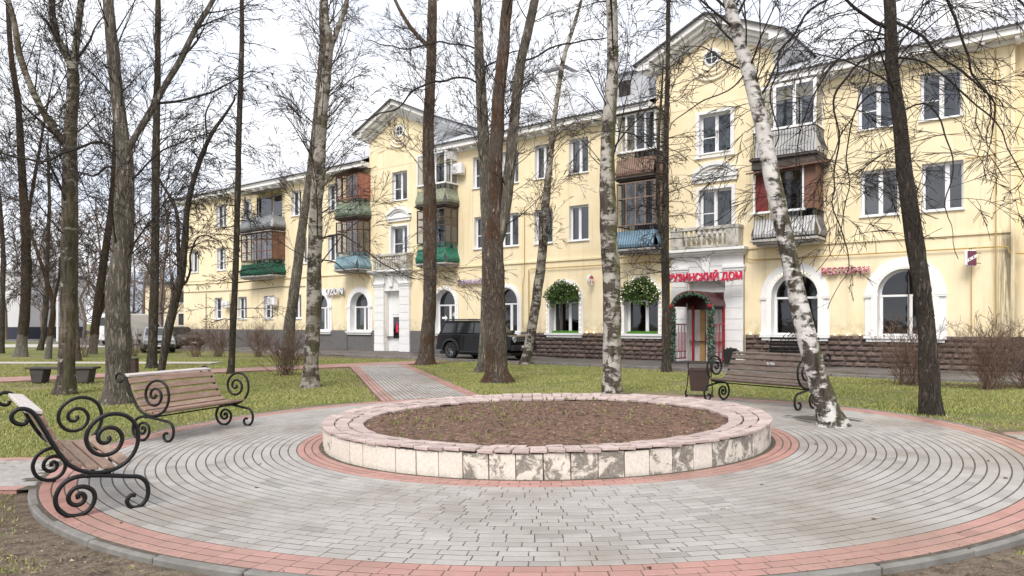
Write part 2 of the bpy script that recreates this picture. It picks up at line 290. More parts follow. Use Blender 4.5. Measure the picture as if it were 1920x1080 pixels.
MAT.update(
 ground=ground_mat(), asphalt=asphalt_mat('asphalt', (.085,.075,.07), (.15,.13,.12)), pale=asphalt_mat('pale_asphalt', (.36,.33,.29), (.44,.4,.36), .62),
 wall=wall_mat(), white=mk('white_paint', (.84,.84,.84), (.77,.77,.77), 3, .7, .1, 30, dirt=.12, dsc=1.6, dcol=(.4,.37,.33)), upvc=mk('white_plastic', (.82,.82,.83), (.76,.76,.77), 4, .35, 0),
 plinth=mk('grey_plinth', (.16,.155,.155), (.115,.11,.11), 2, .9, .3, 30, dirt=.4, dcol=(.06,.055,.045)), stone=mk('brown_split_stone', (.17,.125,.108), (.085,.064,.056), 7, .85, .9, 18, isl=.5, bd=.03),
 joint=mk('dark_joint', (.05,.043,.04), None, 8), roof=mk('grey_roof_sheet', (.5,.51,.54), (.4,.41,.44), 1.5, .75, .1, 20), roofedge=mk('dark_roof_edge', (.09,.085,.09), None, 5),
 glass=glass_mat('window_glass'), glassd=glass_mat('dark_shop_glass', (.3,.3,.3), .3), room=mk('room_interior', (.2,.18,.16), (.12,.105,.09), .7, .95, 0), curtain=mk('white_curtain', (.7,.7,.7), (.5,.51,.53), 2, .9, .3, 12, stretch=(6,1,.3)), curtain2=mk('beige_curtain', (.62,.53,.4), (.45,.37,.27), 2, .9, .3, 12, stretch=(6,1,.3)), curtain3=mk('green_curtain', (.3,.38,.3), (.2,.26,.2), 2, .9, .3, 12, stretch=(6,1,.3)),
 joints=mk('paving_joint_sand', (.12,.1,.08), (.06,.05,.04), 12, .95, .5, 60), pav=paver('grey_paver', (.425,.402,.382), (.335,.318,.3), .95), red=paver('red_paver', (.46,.255,.22), (.38,.2,.17), .8),
 kerb=mk('kerb_concrete', (.24,.23,.215), (.15,.145,.135), 4, .9, .5, 40, dirt=.55, dsc=3, dcol=(.11,.095,.075)), cop=mk('pink_coping_stone', (.52,.42,.39), (.4,.315,.29), 9, .88, .8, 26, isl=.35, dirt=.6, dsc=9, dcol=(.16,.125,.11), bd=.02),
 panel=panel_mat('peeling_whitewash', .53), panelw=panel_mat('intact_whitewash', .63), panelg=panel_mat('worn_whitewash', .49), soil=mk('planter_soil', (.26,.15,.105), (.06,.036,.027), 11, .97, 1, 26, dirt=.5, dsc=22, dcol=(.26,.2,.15), bd=.05),
 iron=mk('black_iron', (.006,.006,.0065), (.01,.01,.01), 6, .42, .25, 60, spec=.3), slatb=wood_mat('weathered_brown_slat', (.2,.12,.085), (.33,.22,.165), .5, (.36,.29,.24)), slatd=wood_mat('dark_brown_slat', (.1,.07,.055), (.17,.125,.1), .4, (.25,.21,.18)), slatw=wood_mat('bleached_slat', (.46,.42,.4), (.58,.53,.51), .4, (.38,.31,.28)),
 brown=mk('brown_metal', (.06,.035,.028), None, 5, .5, .3, 30), darkc=mk('dark_concrete', (.05,.043,.038), (.085,.075,.066), 4, .8, .4, 30),
 carblack=mk('black_car_paint', (.006,.006,.007), (.008,.008,.009), 1, .12, 0, spec=.25), plastic=mk('matt_black_plastic', (.022,.022,.023), None, 8, .6, .1, 60), tyre=mk('tyre_rubber', (.02,.02,.02), None, 8, .85, .3, 60), rim=mk('alloy_rim', (.22,.22,.23), None, 3, .35, 0, metal=.8),
 carglass=mk('car_glass', (.015,.017,.018), (.02,.022,.024), 2, .06, 0, spec=.8), chrome=mk('bright_lamp', (.6,.62,.64), None, 6, .15, 0, metal=.6), silver=mk('silver_car_paint', (.42,.43,.43), (.4,.41,.41), 1, .25, 0, metal=.4), carwhite=mk('white_car_paint', (.72,.73,.75), None, 1, .25, 0), redlamp=mk('red_lamp', (.3,.01,.01), None, 3, .2, 0),
 signred=mk('red_sign_letter', (.68,.03,.09), None, 3, .45, 0), signpink=mk('faded_red_letter', (.7,.22,.28), None, 3, .5, 0), signlav=mk('lavender_letter', (.62,.5,.62), None, 3, .5, 0), blue=mk('sign_blue', (.12,.16,.4), None, 3, .5, 0), maroon=mk('maroon_panel', (.17,.05,.085), None, 3, .45, 0),
 gas=mk('yellow_gas_pipe', (.5,.34,.08), None, 4, .5, 0), cable=mk('dark_cable', (.05,.04,.035), None, 4, .7, 0), awn=mk('dark_red_canopy', (.075,.012,.012), (.05,.009,.009), 3, .3, 0, spec=.6), redp=mk('red_post', (.34,.02,.025), None, 3, .5, 0), tan=mk('tan_board', (.55,.33,.14), None, 3, .7, .1),
 garland=leaf_mat('fir_garland', [(.02,.05,.03),(.05,.1,.06),(.1,.17,.12),(.2,.26,.22)]), ivy=leaf_mat('ivy_leaf', [(.025,.05,.012),(.06,.11,.025),(.1,.16,.04)]), flower=mk('ivory_flower', (.62,.6,.44), None, 4, .7, 0), turf=leaf_mat('artificial_turf', [(.06,.2,.02),(.13,.33,.04)]),
 bulb=emit('warm_bulb', (1,.76,.36), 5), bluesheet=mk('blue_roof', (.5,.57,.7), None, 1, .6, 0), farwhite=mk('far_white_wall', (.75,.75,.77), None, .3, .8, 0), navy=mk('navy_plinth', (.04,.045,.07), None, .5, .8, 0), farbark=mk('hazed_far_twigs', (.2,.155,.13), (.13,.1,.085), .5, .95, 0),  # far wood twigs: distance haze is painted in as a paler brown
 grass=leaf_mat('grass_blade', [(.13,.17,.03),(.22,.27,.06),(.34,.37,.11),(.48,.44,.21),(.27,.21,.11)]), sprout=leaf_mat('tulip_leaf', [(.14,.17,.05),(.24,.25,.09),(.3,.24,.12)]), litter=leaf_mat('leaf_litter', [(.04,.03,.022),(.11,.075,.045),(.24,.17,.1),(.34,.26,.16)]), shrub=mk('shrub_bark', (.19,.12,.09), (.11,.07,.05), 8, .85, .2))
MAT.update(
 birchA=birch('birch_bark_mossy', (.46,.43,.385), .505, .95, 6.5, 0, .03), birchB=birch('birch_bark_white', (.68,.655,.625), .525, .5, 6.0, 0, .05), birchC=birch('birch_bark_grey', (.42,.39,.34), .5, .35, 5, .6, .03), birchD=birch('birch_bark_dark', (.36,.33,.28), .47, .35, 6, .8, .06), cream=mk('cream_plaster', (.84,.77,.63), (.78,.7,.55), 4, .8, .1),
 barkA=bark('brown_bark', (.028,.022,.017), (.22,.185,.145), 7, .25, 0, .5), barkL=bark('linden_bark', (.028,.022,.018), (.2,.165,.135), 9, .1, 0, .8), barkR=bark('rusty_bark', (.03,.021,.016), (.38,.31,.25), 8, .1, 0, .3, (.25,.13,.075)), barkT=bark('tan_bark', (.05,.042,.034), (.48,.425,.35), 6, .15, 0, .3), barkW=bark('limed_bark', (.035,.027,.02), (.17,.13,.1), 7, .2, 1.1, .3, (.14,.07,.035)),
 twigd=mk('dark_twig', (.03,.022,.018), (.018,.014,.012), 6, .85, 0), twigb=mk('brown_twig', (.06,.043,.034), (.034,.025,.02), 6, .85, 0), twigg=mk('grey_twig', (.16,.14,.12), (.09,.078,.066), 6, .85, 0))

# ================================================================ ground
PC = (.47, 10.84)                        # centre of the round plaza
FO = (1.08, 37.9); FR = math.atan2(-.6252, .7804)   # facade origin and turn: local x runs along the front, -y towards the park
FE = (math.cos(FR), math.sin(FR)); FI = (-math.sin(FR), math.cos(FR))
def F(a, y, h): return (FO[0] + FE[0]*a + FI[0]*y, FO[1] + FE[1]*a + FI[1]*y, h)
def fdist(x, y): return -((x-FO[0])*FI[0] + (y-FO[1])*FI[1])     # metres in front of the facade
rng = random.Random(4)
def seg_d(x, y, a, b):
    vx, vy = b[0]-a[0], b[1]-a[1]; t = max(0, min(1, ((x-a[0])*vx+(y-a[1])*vy)/(vx*vx+vy*vy)))
    return math.hypot(x-a[0]-t*vx, y-a[1]-t*vy)
PATHS = [((-1.35, 15.2), (-5.3, 29.6), 2.3), ((-60, 8.75), (-4.9, 8.75), 2.0), ((6.3, 9.4), (60, 9.4), 2.0)]
CROSS = ((-44, -4.2), (-3.4, 32.3), 2.0); PALE = ((-70, 31.6), (-12.5, 31.6), 1.5)
ROADY = 5.5
def lawn_free(x, y, m=0.0):              # true where there is grass
    if math.hypot(x-PC[0], y-PC[1]) < 6.42+m: return False
    for a, b, w in PATHS + [CROSS, PALE]:
        if seg_d(x, y, a, b) < w/2+.05+m: return False
    return fdist(x, y) > ROADY+.2
def steps(lo, hi, d, far):
    out = [lo + i*d for i in range(int((hi-lo)/d)+1)]; s = d; x = out[-1]; hi_ = []
    while x < far: s *= 1.5; x += s; hi_.append(x)
    s = d; x = lo; lo_ = []
    while x > -far: s *= 1.5; x -= s; lo_.append(x)
    return lo_[::-1] + out + hi_
gx = steps(-20, 20, .4, 3000); gy = steps(2, 40, .4, 3000)
g = MB(); dirtv = []
for y in gy:
    for x in gx:
        r = math.hypot(x-PC[0], y-PC[1]); z = gh(x, y) - .025
        if abs(x) < 60 and -5 < y < 60: z += .018*noise.noise(Vector((x*.8, y*.8, 0)))
        g.v.append((x, y, z))
        d = .22 + .22*noise.noise(Vector((x*.35, y*.35, 4)))
        d = max(d, .55 - .16*max(0, r-6.4)) if r > 6 else d
        if y < 9.3 and r > 6.2: d = max(d, .95 - max(0, y-7.6)*.4)
        if x < -3 and y < 8.0: d = .95
        if x > 3.5 and y < 6.5: d = max(d, .62)
        for a, b, w in PATHS: d = max(d, .62 - .5*max(0, seg_d(x, y, a, b)-w/2))
        fd = fdist(x, y); d = max(d, .75 - .35*abs(fd-6)) if fd > 0 else d
        d = max(d, .7 - .25*math.hypot(x+12.6, y-20.8)) ; d = max(d, .5-.5*math.hypot(x+8.7, y-16.4), .5-.5*math.hypot(x+10.8, y-17.9))
        dirtv.append(min(1, d))
nx = len(gx)
g.f = [(j*nx+i, j*nx+i+1, (j+1)*nx+i+1, (j+1)*nx+i) for j in range(len(gy)-1) for i in range(nx-1)]
go = g.build('ground', MAT['ground'], smooth=True); tag(go, 'spring lawn and bare soil of the park', kind='structure')
at = go.data.attributes.new('dirt', 'FLOAT', 'POINT'); at.data.foreach_set('value', dirtv)
# road along the building with kerb
m = MB(); m.quad(F(-80,-ROADY,.006), F(60,-ROADY,.006), F(60,30,.006), F(-80,30,.006)); road = m.build('road', MAT['asphalt']); tag(road, 'wet asphalt drive along the yellow building', kind='structure')
k = 0; a = -60.0
while a < 45:
    p = F(a+.5, -ROADY-.06, .0)
    if not (-11.6 < a < -8.4): link(bpy.data.objects.new('kerb_stone', MB().box(-.49,.49,-.06,.06,-.1,.075).mesh('kerb_stone', MAT['kerb'], bevel=.012) if k == 0 else kerbme), road, p, FR)
    if k == 0: kerbme = road.children[0].data
    k += 1; a += 1
m = MB(); a_, b_, w_ = PALE; m.quad((a_[0],a_[1]-w_/2,.004),(b_[0],b_[1]-w_/2,.004),(b_[0],b_[1]+w_/2,.004),(a_[0],a_[1]+w_/2,.004)); tag(m.build('asphalt_path', MAT['pale']), 'pale asphalt path crossing the lawn', kind='structure')
# pale street and verge far to the west
m = MB(); m.quad((-400,52,.004),(-24,52,.004),(-24,60,.004),(-400,60,.004)); tag(m.build('street', MAT['pale']), 'pale street beyond the park trees', kind='structure')

# ================================================================ brick paving
def brick_geo(L, W, H=.05, c=.0035):
    x, y = L/2, W/2
    return ([(-x,-y,-H),(x,-y,-H),(x,y,-H),(-x,y,-H),(-x,-y,-c),(x,-y,-c),(x,y,-c),(-x,y,-c),(-x+c,-y+c,0),(x-c,-y+c,0),(x-c,y-c,0),(-x+c,y-c,0)],
            [(0,1,5,4),(1,2,6,5),(2,3,7,6),(3,0,4,7),(4,5,9,8),(5,6,10,9),(6,7,11,10),(7,4,8,11),(8,9,10,11)])
def put_brick(mb, geo, x, y, z, a, tx=0, ty=0):
    ca, sa = math.cos(a), math.sin(a)
    mb.add([(x+px*ca-py*sa, y+px*sa+py*ca, z+pz+px*tx+py*ty) for px,py,pz in geo[0]], geo[1])
plaza_m = MB(); n = 96
rr = [3.0, 6.25]
for r_ in rr: plaza_m.v += [(r_*math.cos(2*math.pi*i/n), r_*math.sin(2*math.pi*i/n), .0255) for i in range(n)]
plaza_m.f = [(i, n+i, n+(i+1)%n, (i+1)%n) for i in range(n)]
plaza = plaza_m.build('plaza', MAT['joints'], loc=(PC[0], PC[1], .018*PC[0])); plaza.rotation_euler = (0, -.018, 0)
tag(plaza, 'round brick plaza in rings of grey and red pavers', kind='structure')
TRG = (5.02, 12.1)                       # tree pit of the leaning birch
rings = [(3.16+.098*i, .098, 'red') for i in range(3)] + [(3.454+.1094*i, .1094, 'pav') for i in range(22)] + [(5.861+.115*i, .115, 'red') for i in range(3)]
allb = []
for ri, (r0, pw, mt) in enumerate(rings):
    rm = r0+pw/2; nb = round(2*math.pi*rm/.215); ph = rng.random()*6.28; L = 2*math.pi*rm/nb-.0065
    for i in range(nb):
        a = ph + 2*math.pi*i/nb + rng.uniform(-.0003,.0003); x, y = rm*math.cos(a), rm*math.sin(a)
        wx, wy = x+PC[0], y+PC[1]
        if abs(wx-TRG[0]) < .42 and abs(wy-TRG[1]) < .42: continue
        d = math.hypot(wx, wy); seen = abs(wx) < .69*wy+.1 and wy > 4.85
        allb.append((d if seen else d+100, ri, x, y, a+math.pi/2, L, pw-.014, mt))
allb.sort(); ringmesh = {}; rest = {'pav': MB(), 'red': MB()}
for i, (d, ri, x, y, a, L, W, mt) in enumerate(allb):
    z = .0285+rng.uniform(-.0008,.0012); tx, ty = rng.uniform(-.004,.004), rng.uniform(-.006,.006)
    if i < 300:
        if ri not in ringmesh:
            q = MB(); q.add(*brick_geo(L, W)); ringmesh[ri] = q.mesh('paving_brick', MAT[mt])
        o = link(bpy.data.objects.new('paving_brick', ringmesh[ri]), plaza, (x, y, z)); o.rotation_euler = (ty, -tx, a)
    else: put_brick(rest[mt], brick_geo(L, W), x, y, z, a, tx, ty)
for kk in rest: tag(rest[kk].build('paving_bricks', MAT[kk], plaza), kind='stuff')
# kerb around the plaza; open where paths meet it
nk = 46; kme = MB()
for i in range(5):
    pass
half = math.pi/nk-.0012
def arc_block(mb, r0, r1, a0, a1, z0, z1, seg=3):
    vs_ = []
    for i in range(seg+1):
        a = a0+(a1-a0)*i/seg; c, s = math.cos(a), math.sin(a)
        vs_ += [(r0*c,r0*s,z0),(r1*c,r1*s,z0),(r1*c,r1*s,z1),(r0*c,r0*s,z1)]
    fs = [(i*4+j, i*4+(j+1)%4, i*4+4+(j+1)%4, i*4+4+j) for i in range(seg) for j in range(4)] + [(3,2,1,0), tuple(seg*4+j for j in range(4))]
    mb.add(vs_, fs)
arc_block(kme, 6.212, 6.295, -half, half, -.12, .03); kmesh = kme.mesh('kerb_stone', MAT['kerb'], bevel=.012, fix=True)
for i in range(nk):
    a = 2*math.pi*(i+.3)/nk; x, y = PC[0]+6.2*math.cos(a), PC[1]+6.2*math.sin(a)
    if any(seg_d(x, y, p, q) < w/2-.1 for p, q, w in PATHS): continue
    o = link(bpy.data.objects.new('kerb_stone', kmesh), plaza, (0, 0, rng.uniform(-.006,.004))); o.rotation_euler = (0, 0, a)
# tree pit frame
for q in ((-.45,-.39,-.45,.45),(.39,.45,-.45,.45),(-.39,.39,.39,.45)):
    o = box('pit_edging', MAT['kerb'], plaza, q[0], q[1], q[2], q[3], -.05, .034, bevel=.008); o.location = (TRG[0]-PC[0], TRG[1]-PC[1], 0); o.rotation_euler = (0,0,.35)
# straight paths
def lay_path(name, label, a, b, w, red_rows, single=0):
    L = math.dist(a, b); ang = math.atan2(b[1]-a[1], b[0]-a[0]); ca, sa = math.cos(ang), math.sin(ang)
    def wp(s, t): x, y = a[0]+ca*s-sa*t, a[1]+sa*s+ca*t; return x, y, gh(x, y)
    base = MB(); ns = int(L/.8)+1
    for i in range(ns+1):
        for t in (-w/2, w/2): base.v.append((*wp(L*i/ns, t)[:2], wp(L*i/ns, t)[2]+.0165))
    base.f = [(2*i, 2*i+2, 2*i+3, 2*i+1) for i in range(ns)]
    o = base.build(name, MAT['joints']); tag(o, label, kind='structure')
    rows = round(w/.106); pw = w/rows; bb = {'pav': MB(), 'red': MB()}; every = []
    for r_ in range(rows):
        t = -w/2+pw*(r_+.5); s = rng.random()*.2; mt = 'red' if r_ < red_rows or r_ >= rows-red_rows else 'pav'; ge = brick_geo(.2, pw-.018)
        while s < L:
            x, y, z = wp(s, t)
            if math.hypot(x-PC[0], y-PC[1]) > 6.33: every.append((math.hypot(x,y)+(0 if abs(x) < .69*y else 100), x, y, z+.02+rng.uniform(-.001,.0015), rng.uniform(-.005,.005), rng.uniform(-.008,.008), mt))
            s += .21
    every.sort(); own = {}
    for i, (d, x, y, z, tx, ty, mt) in enumerate(every):
        if i < single and d < 100:
            if mt not in own: q = MB(); q.add(*ge); own[mt] = q.mesh('paving_brick', MAT[mt])
            link(bpy.data.objects.new('paving_brick', own[mt]), o, (x, y, z)).rotation_euler = (ty, -tx, ang)
        else: put_brick(bb[mt], ge, x, y, z, ang, tx, ty)
    for kk in bb:
        if bb[kk].v: tag(bb[kk].build('paving_bricks', MAT[kk], o), kind='stuff')
    return o
lay_path('brick_path', 'grey brick path with red edges leading to the white door', *PATHS[0], 3, 300)
lay_path('brick_path', 'grey brick path with red edge running past the near bench', (-16, 8.75), PATHS[1][1], 2.0, 2, 200)
lay_path('brick_path', 'grey brick path leaving the plaza past the big linden', PATHS[2][0], (17, 9.4), 2.0, 2, 120)
lay_path('brick_path', 'reddish brick path crossing behind the flat bench', (-19.8, 17.55), CROSS[1], 2.0, 20)

# ================================================================ planter
pl = empty('flower_planter', (PC[0], PC[1], .018*PC[0]-.005)); pl.rotation_euler = (0, -.018, 0)
tag(pl, 'large round planter bed with peeling whitewashed wall and pink stone rim', 'planter')
q = MB(); q.lathe([(3.06,-.1),(3.06,.29),(2.62,.25),(2.62,.12),(.01,.12)], 72); q.build('planter_core', MAT['darkc'], pl)
NPn = 68; pm = {}
for i in range(NPn):
    a = 2*math.pi*i/NPn; t = math.cos(a+math.pi/2) ; x = math.cos(a)
    kind_ = 'panelw' if (x < -.35 and rng.random() < .85) or rng.random() < .08 else 'panelg' if (-.1 < x < .97 and rng.random() < .85) else 'panel'
    key = kind_
    if key not in pm:
        q = MB(); ha = math.pi/NPn-.0016; arc_block(q, 3.05, 3.11, -ha, ha, -.05, .302, 1); pm[key] = q.mesh('facing_panel', MAT[key], bevel=.004, fix=True)
    o = link(bpy.data.objects.new('facing_panel', pm[key]), pl, (rng.uniform(-.006,.006)*x, 0, rng.uniform(-.008,.004))); o.rotation_euler = (0, 0, a)
for r0, r1, nn in ((2.57, 2.765, 84), (2.775, 2.955, 100), (2.96, 3.145, 104)):
    vs3 = []
    for j in range(4):                  # four uneven stone shapes per ring
        q = MB(); ha = math.pi/nn-.002; arc_block(q, r0+rng.uniform(0,.012), r1-rng.uniform(0,.014), -ha*rng.uniform(.975,1), ha*rng.uniform(.975,1), -.024, .014, 1)
        q.v = [(x+rng.uniform(-.006,.006), y+rng.uniform(-.006,.006), z+(math.hypot(x,y)-2.86)*.085+(rng.uniform(-.004,.004) if z > 0 else rng.uniform(-.005,.008))) for x,y,z in q.v]
        vs3.append(q.mesh('coping_stone', MAT['cop'], bevel=.005, fix=True))
    for i in range(nn):
        o = link(bpy.data.objects.new('coping_stone', rng.choice(vs3)), pl, (0, 0, .312+rng.uniform(-.003,.003))); o.rotation_euler = (rng.uniform(-.003,.003), rng.uniform(-.003,.003), 2*math.pi*i/nn)
q = MB(); NR, NA = 34, 130
for j in range(NR+1):
    r_ = 2.6*j/NR
    for i in range(NA):
        a = 2*math.pi*i/NA; x, y = r_*math.cos(a), r_*math.sin(a)
        h = .258 + .06*(1-(r_/2.6)**2) + .022*noise.noise(Vector((x*2.2,y*2.2,3))) + .02*noise.noise(Vector((x*7,y*7,1))) + .013*noise.noise(Vector((x*19,y*19,9)))
        q.v.append((x, y, h))
q.f = [(j*NA+i, j*NA+(i+1)%NA, (j+1)*NA+(i+1)%NA, (j+1)*NA+i) for j in range(NR) for i in range(NA)]
q.build('soil', MAT['soil'], pl, smooth=False)
def soil_h(x, y): return .258 + .06*(1-(math.hypot(x,y)/2.6)**2) + .022*noise.noise(Vector((x*2.2,y*2.2,3)))
# clods and dead stalks on the soil
q = MB()
for i in range(5200):
    r_ = 2.5*math.sqrt(rng.random()); a = rng.random()*6.283; x, y = r_*math.cos(a), r_*math.sin(a); z = soil_h(x, y)+.004; s = rng.uniform(.006,.026)
    b_ = [(x+rng.uniform(-s,s), y+rng.uniform(-s,s), z+rng.uniform(0,s*.9)) for _ in range(4)]; q.add(b_, [(0,1,2),(0,2,3),(0,3,1),(1,3,2)])
tag(q.build('soil_clods', MAT['litter'], pl), kind='stuff')
# sprouting tulips
spm = []
for j in range(5):
    q = MB()
    for lf in range(rng.randint(3,6)):
        a = rng.random()*6.283; L = rng.uniform(.035,.075); w = rng.uniform(.004,.009); lean = rng.uniform(.15,.6); dx, dy = math.cos(a), math.sin(a); sx_, sy_ = -dy*w, dx*w
        p = [(dx*.01, dy*.01, 0), (dx*L*lean*.5, dy*L*lean*.5, L*.55), (dx*L*lean, dy*L*lean, L)]
        q.add([(p[0][0]-sx_,p[0][1]-sy_,0),(p[0][0]+sx_,p[0][1]+sy_,0),(p[1][0]+sx_*1.3,p[1][1]+sy_*1.3,p[1][2]),(p[1][0]-sx_*1.3,p[1][1]-sy_*1.3,p[1][2]),p[2]], [(0,1,2,3),(3,2,4)])
    spm.append(q.mesh('tulip_sprout', MAT['sprout']))
for i in range(130):
    r_ = 2.4*math.sqrt(rng.random()); a = rng.random()*6.283; x, y = r_*math.cos(a), r_*math.sin(a)
    if i < 50: x, y = rng.gauss(-1.2,.6), rng.gauss(-.3,.85)
    if math.hypot(x, y) > 2.5: continue
    o = link(bpy.data.objects.new('tulip_sprout', spm[i % 5]), None, (PC[0]+x, PC[1]+y, .02+soil_h(x, y)+.018*(x+PC[0])), rng.random()*6.28); s = rng.uniform(.6,1.3); o.scale = (s,s,s)
    tag(o, 'small green tulip sprout coming up in the round planter', 'sprout', 'tulip sprouts in the planter')
# dark leaves and cones fallen on the paving
lfm = []
for j in range(4):
    q = MB(); q.add([(rng.uniform(-.03,.03), rng.uniform(-.02,.02), rng.uniform(0,.022)) for _ in range(7)], [(0,1,2),(2,3,4),(4,5,6),(0,3,6),(1,4,5),(0,2,5)]); lfm.append(q.mesh('fallen_leaf', MAT['litter']))
for (x, y) in [(-2.05,5.45),(1.15,5.3),(2.9,6.0),(2.2,4.95),(3.8,6.9),(-3.3,6.3),(-1.0,5.2),(.3,5.6),(-2.6,7.6),(3.1,8.2),(4.4,8.6),(-3.0,8.9),(-2.2,6.2),(1.8,6.4),(-.6,6.6),(4.9,7.4),(2.45,7.3),(-3.9,8.2),(-4.3,9.4),(3.9,9.6),(.9,4.9),(-1.6,4.95),(3.35,5.6),(5.3,8.3)]:
    o = link(bpy.data.objects.new('fallen_leaf', rng.choice(lfm)), None, (x, y, gh(x,y)+.022), rng.random()*6.28); s = rng.uniform(.6,1.3); o.scale = (s,s,s)
    tag(o, 'dark dry leaf scrap lying on the paving bricks', 'leaf', 'dry leaf scraps on the paving')

# windblown grit and leaf crumbs against the planter foot and the kerb
q = MB()
for i in range(3600):
    a = rng.random()*6.283; r_ = rng.choice((3.125, 6.18))+abs(rng.gauss(0,.05))*(1 if i % 2 else -1)
    if r_ < 3.12: r_ = 3.125
    if i % 9 == 0: r_ = rng.uniform(3.3, 6.1)
    x, y = PC[0]+r_*math.cos(a), PC[1]+r_*math.sin(a); s = rng.uniform(.004,.014); z = .018*x+.0285
    q.add([(x+rng.uniform(-s,s), y+rng.uniform(-s,s), z+rng.uniform(0,s*.6)) for _ in range(3)], [(0,1,2)])
tag(q.build('leaf_crumbs', MAT['litter']), 'dry leaf crumbs and grit swept against the planter and kerb', kind='stuff')
# ================================================================ benches
def spiral(cx, cy, r0, r1, a0, turns, n=40):
    return [(cx + (r0+(r1-r0)*(i/n)**.85)*math.cos(a0+turns*6.283*i/n), cy + (r0+(r1-r0)*(i/n)**.85)*math.sin(a0+turns*6.283*i/n)) for i in range(n+1)]
def scroll_bench(label, loc, face, L, slat_top, slat, seed):
    rz = math.atan2(face[1], face[0]) - math.pi/2      # local +y faces the plaza
    b = empty('park_bench', loc, rz); b.rotation_euler = (0, 0, rz); tag(b, label, 'bench', 'scrolled iron benches round the plaza')
    # side profile: (d forward, h up)
    up = [(-.205,.90),(-.215,.865),(-.245,.855),(-.285,.87),(-.315,.905),(-.31,.95),(-.27,.985),(-.22,.985),(-.17,.955),(-.13,.89),(-.07,.77),(0,.63),(.08,.5),(.17,.425),(.29,.385),(.41,.385),(.52,.425),(.6,.5),(.645,.6),(.65,.7),(.62,.8),(.55,.87),(.45,.895),(.35,.87),(.27,.8),(.235,.71),(.25,.62),(.31,.55),(.39,.53),(.47,.56),(.515,.63),(.515,.7),(.47,.76),(.4,.775),(.345,.745),(.325,.69),(.35,.645),(.395,.64),(.42,.67),(.41,.695)]
    lo = [(.175,.17),(.165,.2),(.185,.215),(.215,.2),(.225,.165),(.2,.125),(.15,.115),(.105,.15),(.1,.205),(.14,.26),(.215,.27),(.285,.225),(.3,.15),(.265,.07),(.19,.024),(.1,.03),(.03,.085),(0,.17),(.015,.25),(.065,.32),(.15,.36),(.26,.362),(.4,.345),(.56,.318),(.66,.3),(.715,.25),(.715,.19),(.67,.14),(.605,.125),(.56,.15),(.55,.19),(.58,.22),(.62,.215)]
    lo = [(d, h if h > .14 or d < .5 else h) for d, h in lo]
    lo[-7:] = [(.735,.19),(.73,.11),(.69,.045),(.625,.022),(.575,.05),(.56,.1),(.59,.14)]; lo += [(.63,.135)]
    for sx in (-1, 1):
        x = sx*L/2
        f_ = MB(); P = spline([(x, d-.2, h) for d, h in up], .02); f_.tube(P, .019, 8); f_.build('side_frame', MAT['iron'], b, smooth=True)
        f_ = MB(); P = spline([(x, d-.2, h) for d, h in lo], .02); f_.tube(P, .02, 8)
        f_.tube([(x,.02,.37),(x,.06,.355)], .022, 8); f_.lathe([(.025,0),(.025,.012)], 10, (x,-.01,0)); f_.lathe([(.022,0),(.022,.012)], 10, (x,.425,0)); f_.build('leg_frame', MAT['iron'], b, smooth=True)
    f_ = MB()
    for yy, zz in ((-.12,.52),(.22,.37)): f_.tube([(-L/2,yy,zz),(L/2,yy,zz)], .012, 6)
    f_.build('cross_rod', MAT['iron'], b, smooth=True)
    rr_ = random.Random(seed)
    def sl(y, z, tilt, w, mt, th=.032, nm='slat'):
        q = MB(); n_ = 6; hw = w/2; X = L/2-.012
        ct, st = math.cos(tilt), math.sin(tilt); sag = rr_.uniform(-.004,.004)
        for i in range(n_+1):
            xx = -X + 2*X*i/n_; e = sag*math.sin(math.pi*i/n_) + rr_.uniform(-.001,.001)
            for (p, t) in ((-hw,-th/2),(hw,-th/2),(hw,th/2),(-hw,th/2)): q.v.append((xx, y+p*ct-t*st, z+p*st+t*ct+e))
        q.f = [(i*4+j, i*4+(j+1)%4, i*4+4+(j+1)%4, i*4+4+j) for i in range(n_) for j in range(4)] + [(3,2,1,0), tuple(n_*4+j for j in range(4))]
        q.build(nm, mt, b, bevel=.004, fix=True)
    for (y, z, ti, w) in ((-.115,.55,-1.02,.095),(-.035,.468,-.5,.095),(.085,.425,-.13,.1),(.21,.418,.05,.1),(.34,.445,.3,.1)): sl(y, z, ti, w, slat)
    for (y, z, ti, w) in ((-.172,.66,-1.08,.088),(-.227,.768,-1.08,.088),(-.28,.875,-1.06,.088)): sl(y, z, ti, w, slat)
    sl(-.355, .955, -.12, .13, slat_top)
    return b
def at_plaza(x, y): return (x, y, gh(x, y)+.022)
scroll_bench('nearest scrolled bench seen from its end, with a bleached top slat', at_plaza(-4.37, 7.33), (.79, .61), 1.9, MAT['slatw'], MAT['slatb'], 1)
scroll_bench('scrolled bench with worn reddish slats under the thick mossy tree', at_plaza(-5.1, 11.75), (.95, -.31), 1.78, MAT['slatw'], MAT['slatb'], 2)
bc = scroll_bench('scrolled bench with dark brown slats behind the leaning birch', at_plaza(4.83, 14.25), (-.83, -.56), 2.05, MAT['slatd'], MAT['slatd'], 3)
q = MB()
for dx, r_ in ((-.03,.03),(.02,.036),(.1,.03),(.11,.022)): q.lathe([(.001,-.003),(r_,-.002),(r_,.002),(.001,.003)], 12, (dx,0,0), 'y')
o = q.build('paint_blot', MAT['upvc'], bc, loc=(-.02,-.185,.77)); o.rotation_euler = (-.5,0,0)
# flat bench far on the left
fb = empty('flat_bench', (-12.62, 21.0, 0), .06); tag(fb, 'low backless bench with thick dark trapezoid legs on the lawn', 'bench')
for sx in (-.62, .62):
    q = MB(); q.prism([(sx-.13,0),(sx+.13,0),(sx+.2,.38),(sx-.2,.38)], -.2, .2); q.build('leg', MAT['darkc'], fb, bevel=.015, fix=True)
for i in range(3):
    box('seat_board', MAT['darkc'], fb, -.92, .92, -.24+.163*i, -.083+.163*i, .38, .44, bevel=.01)
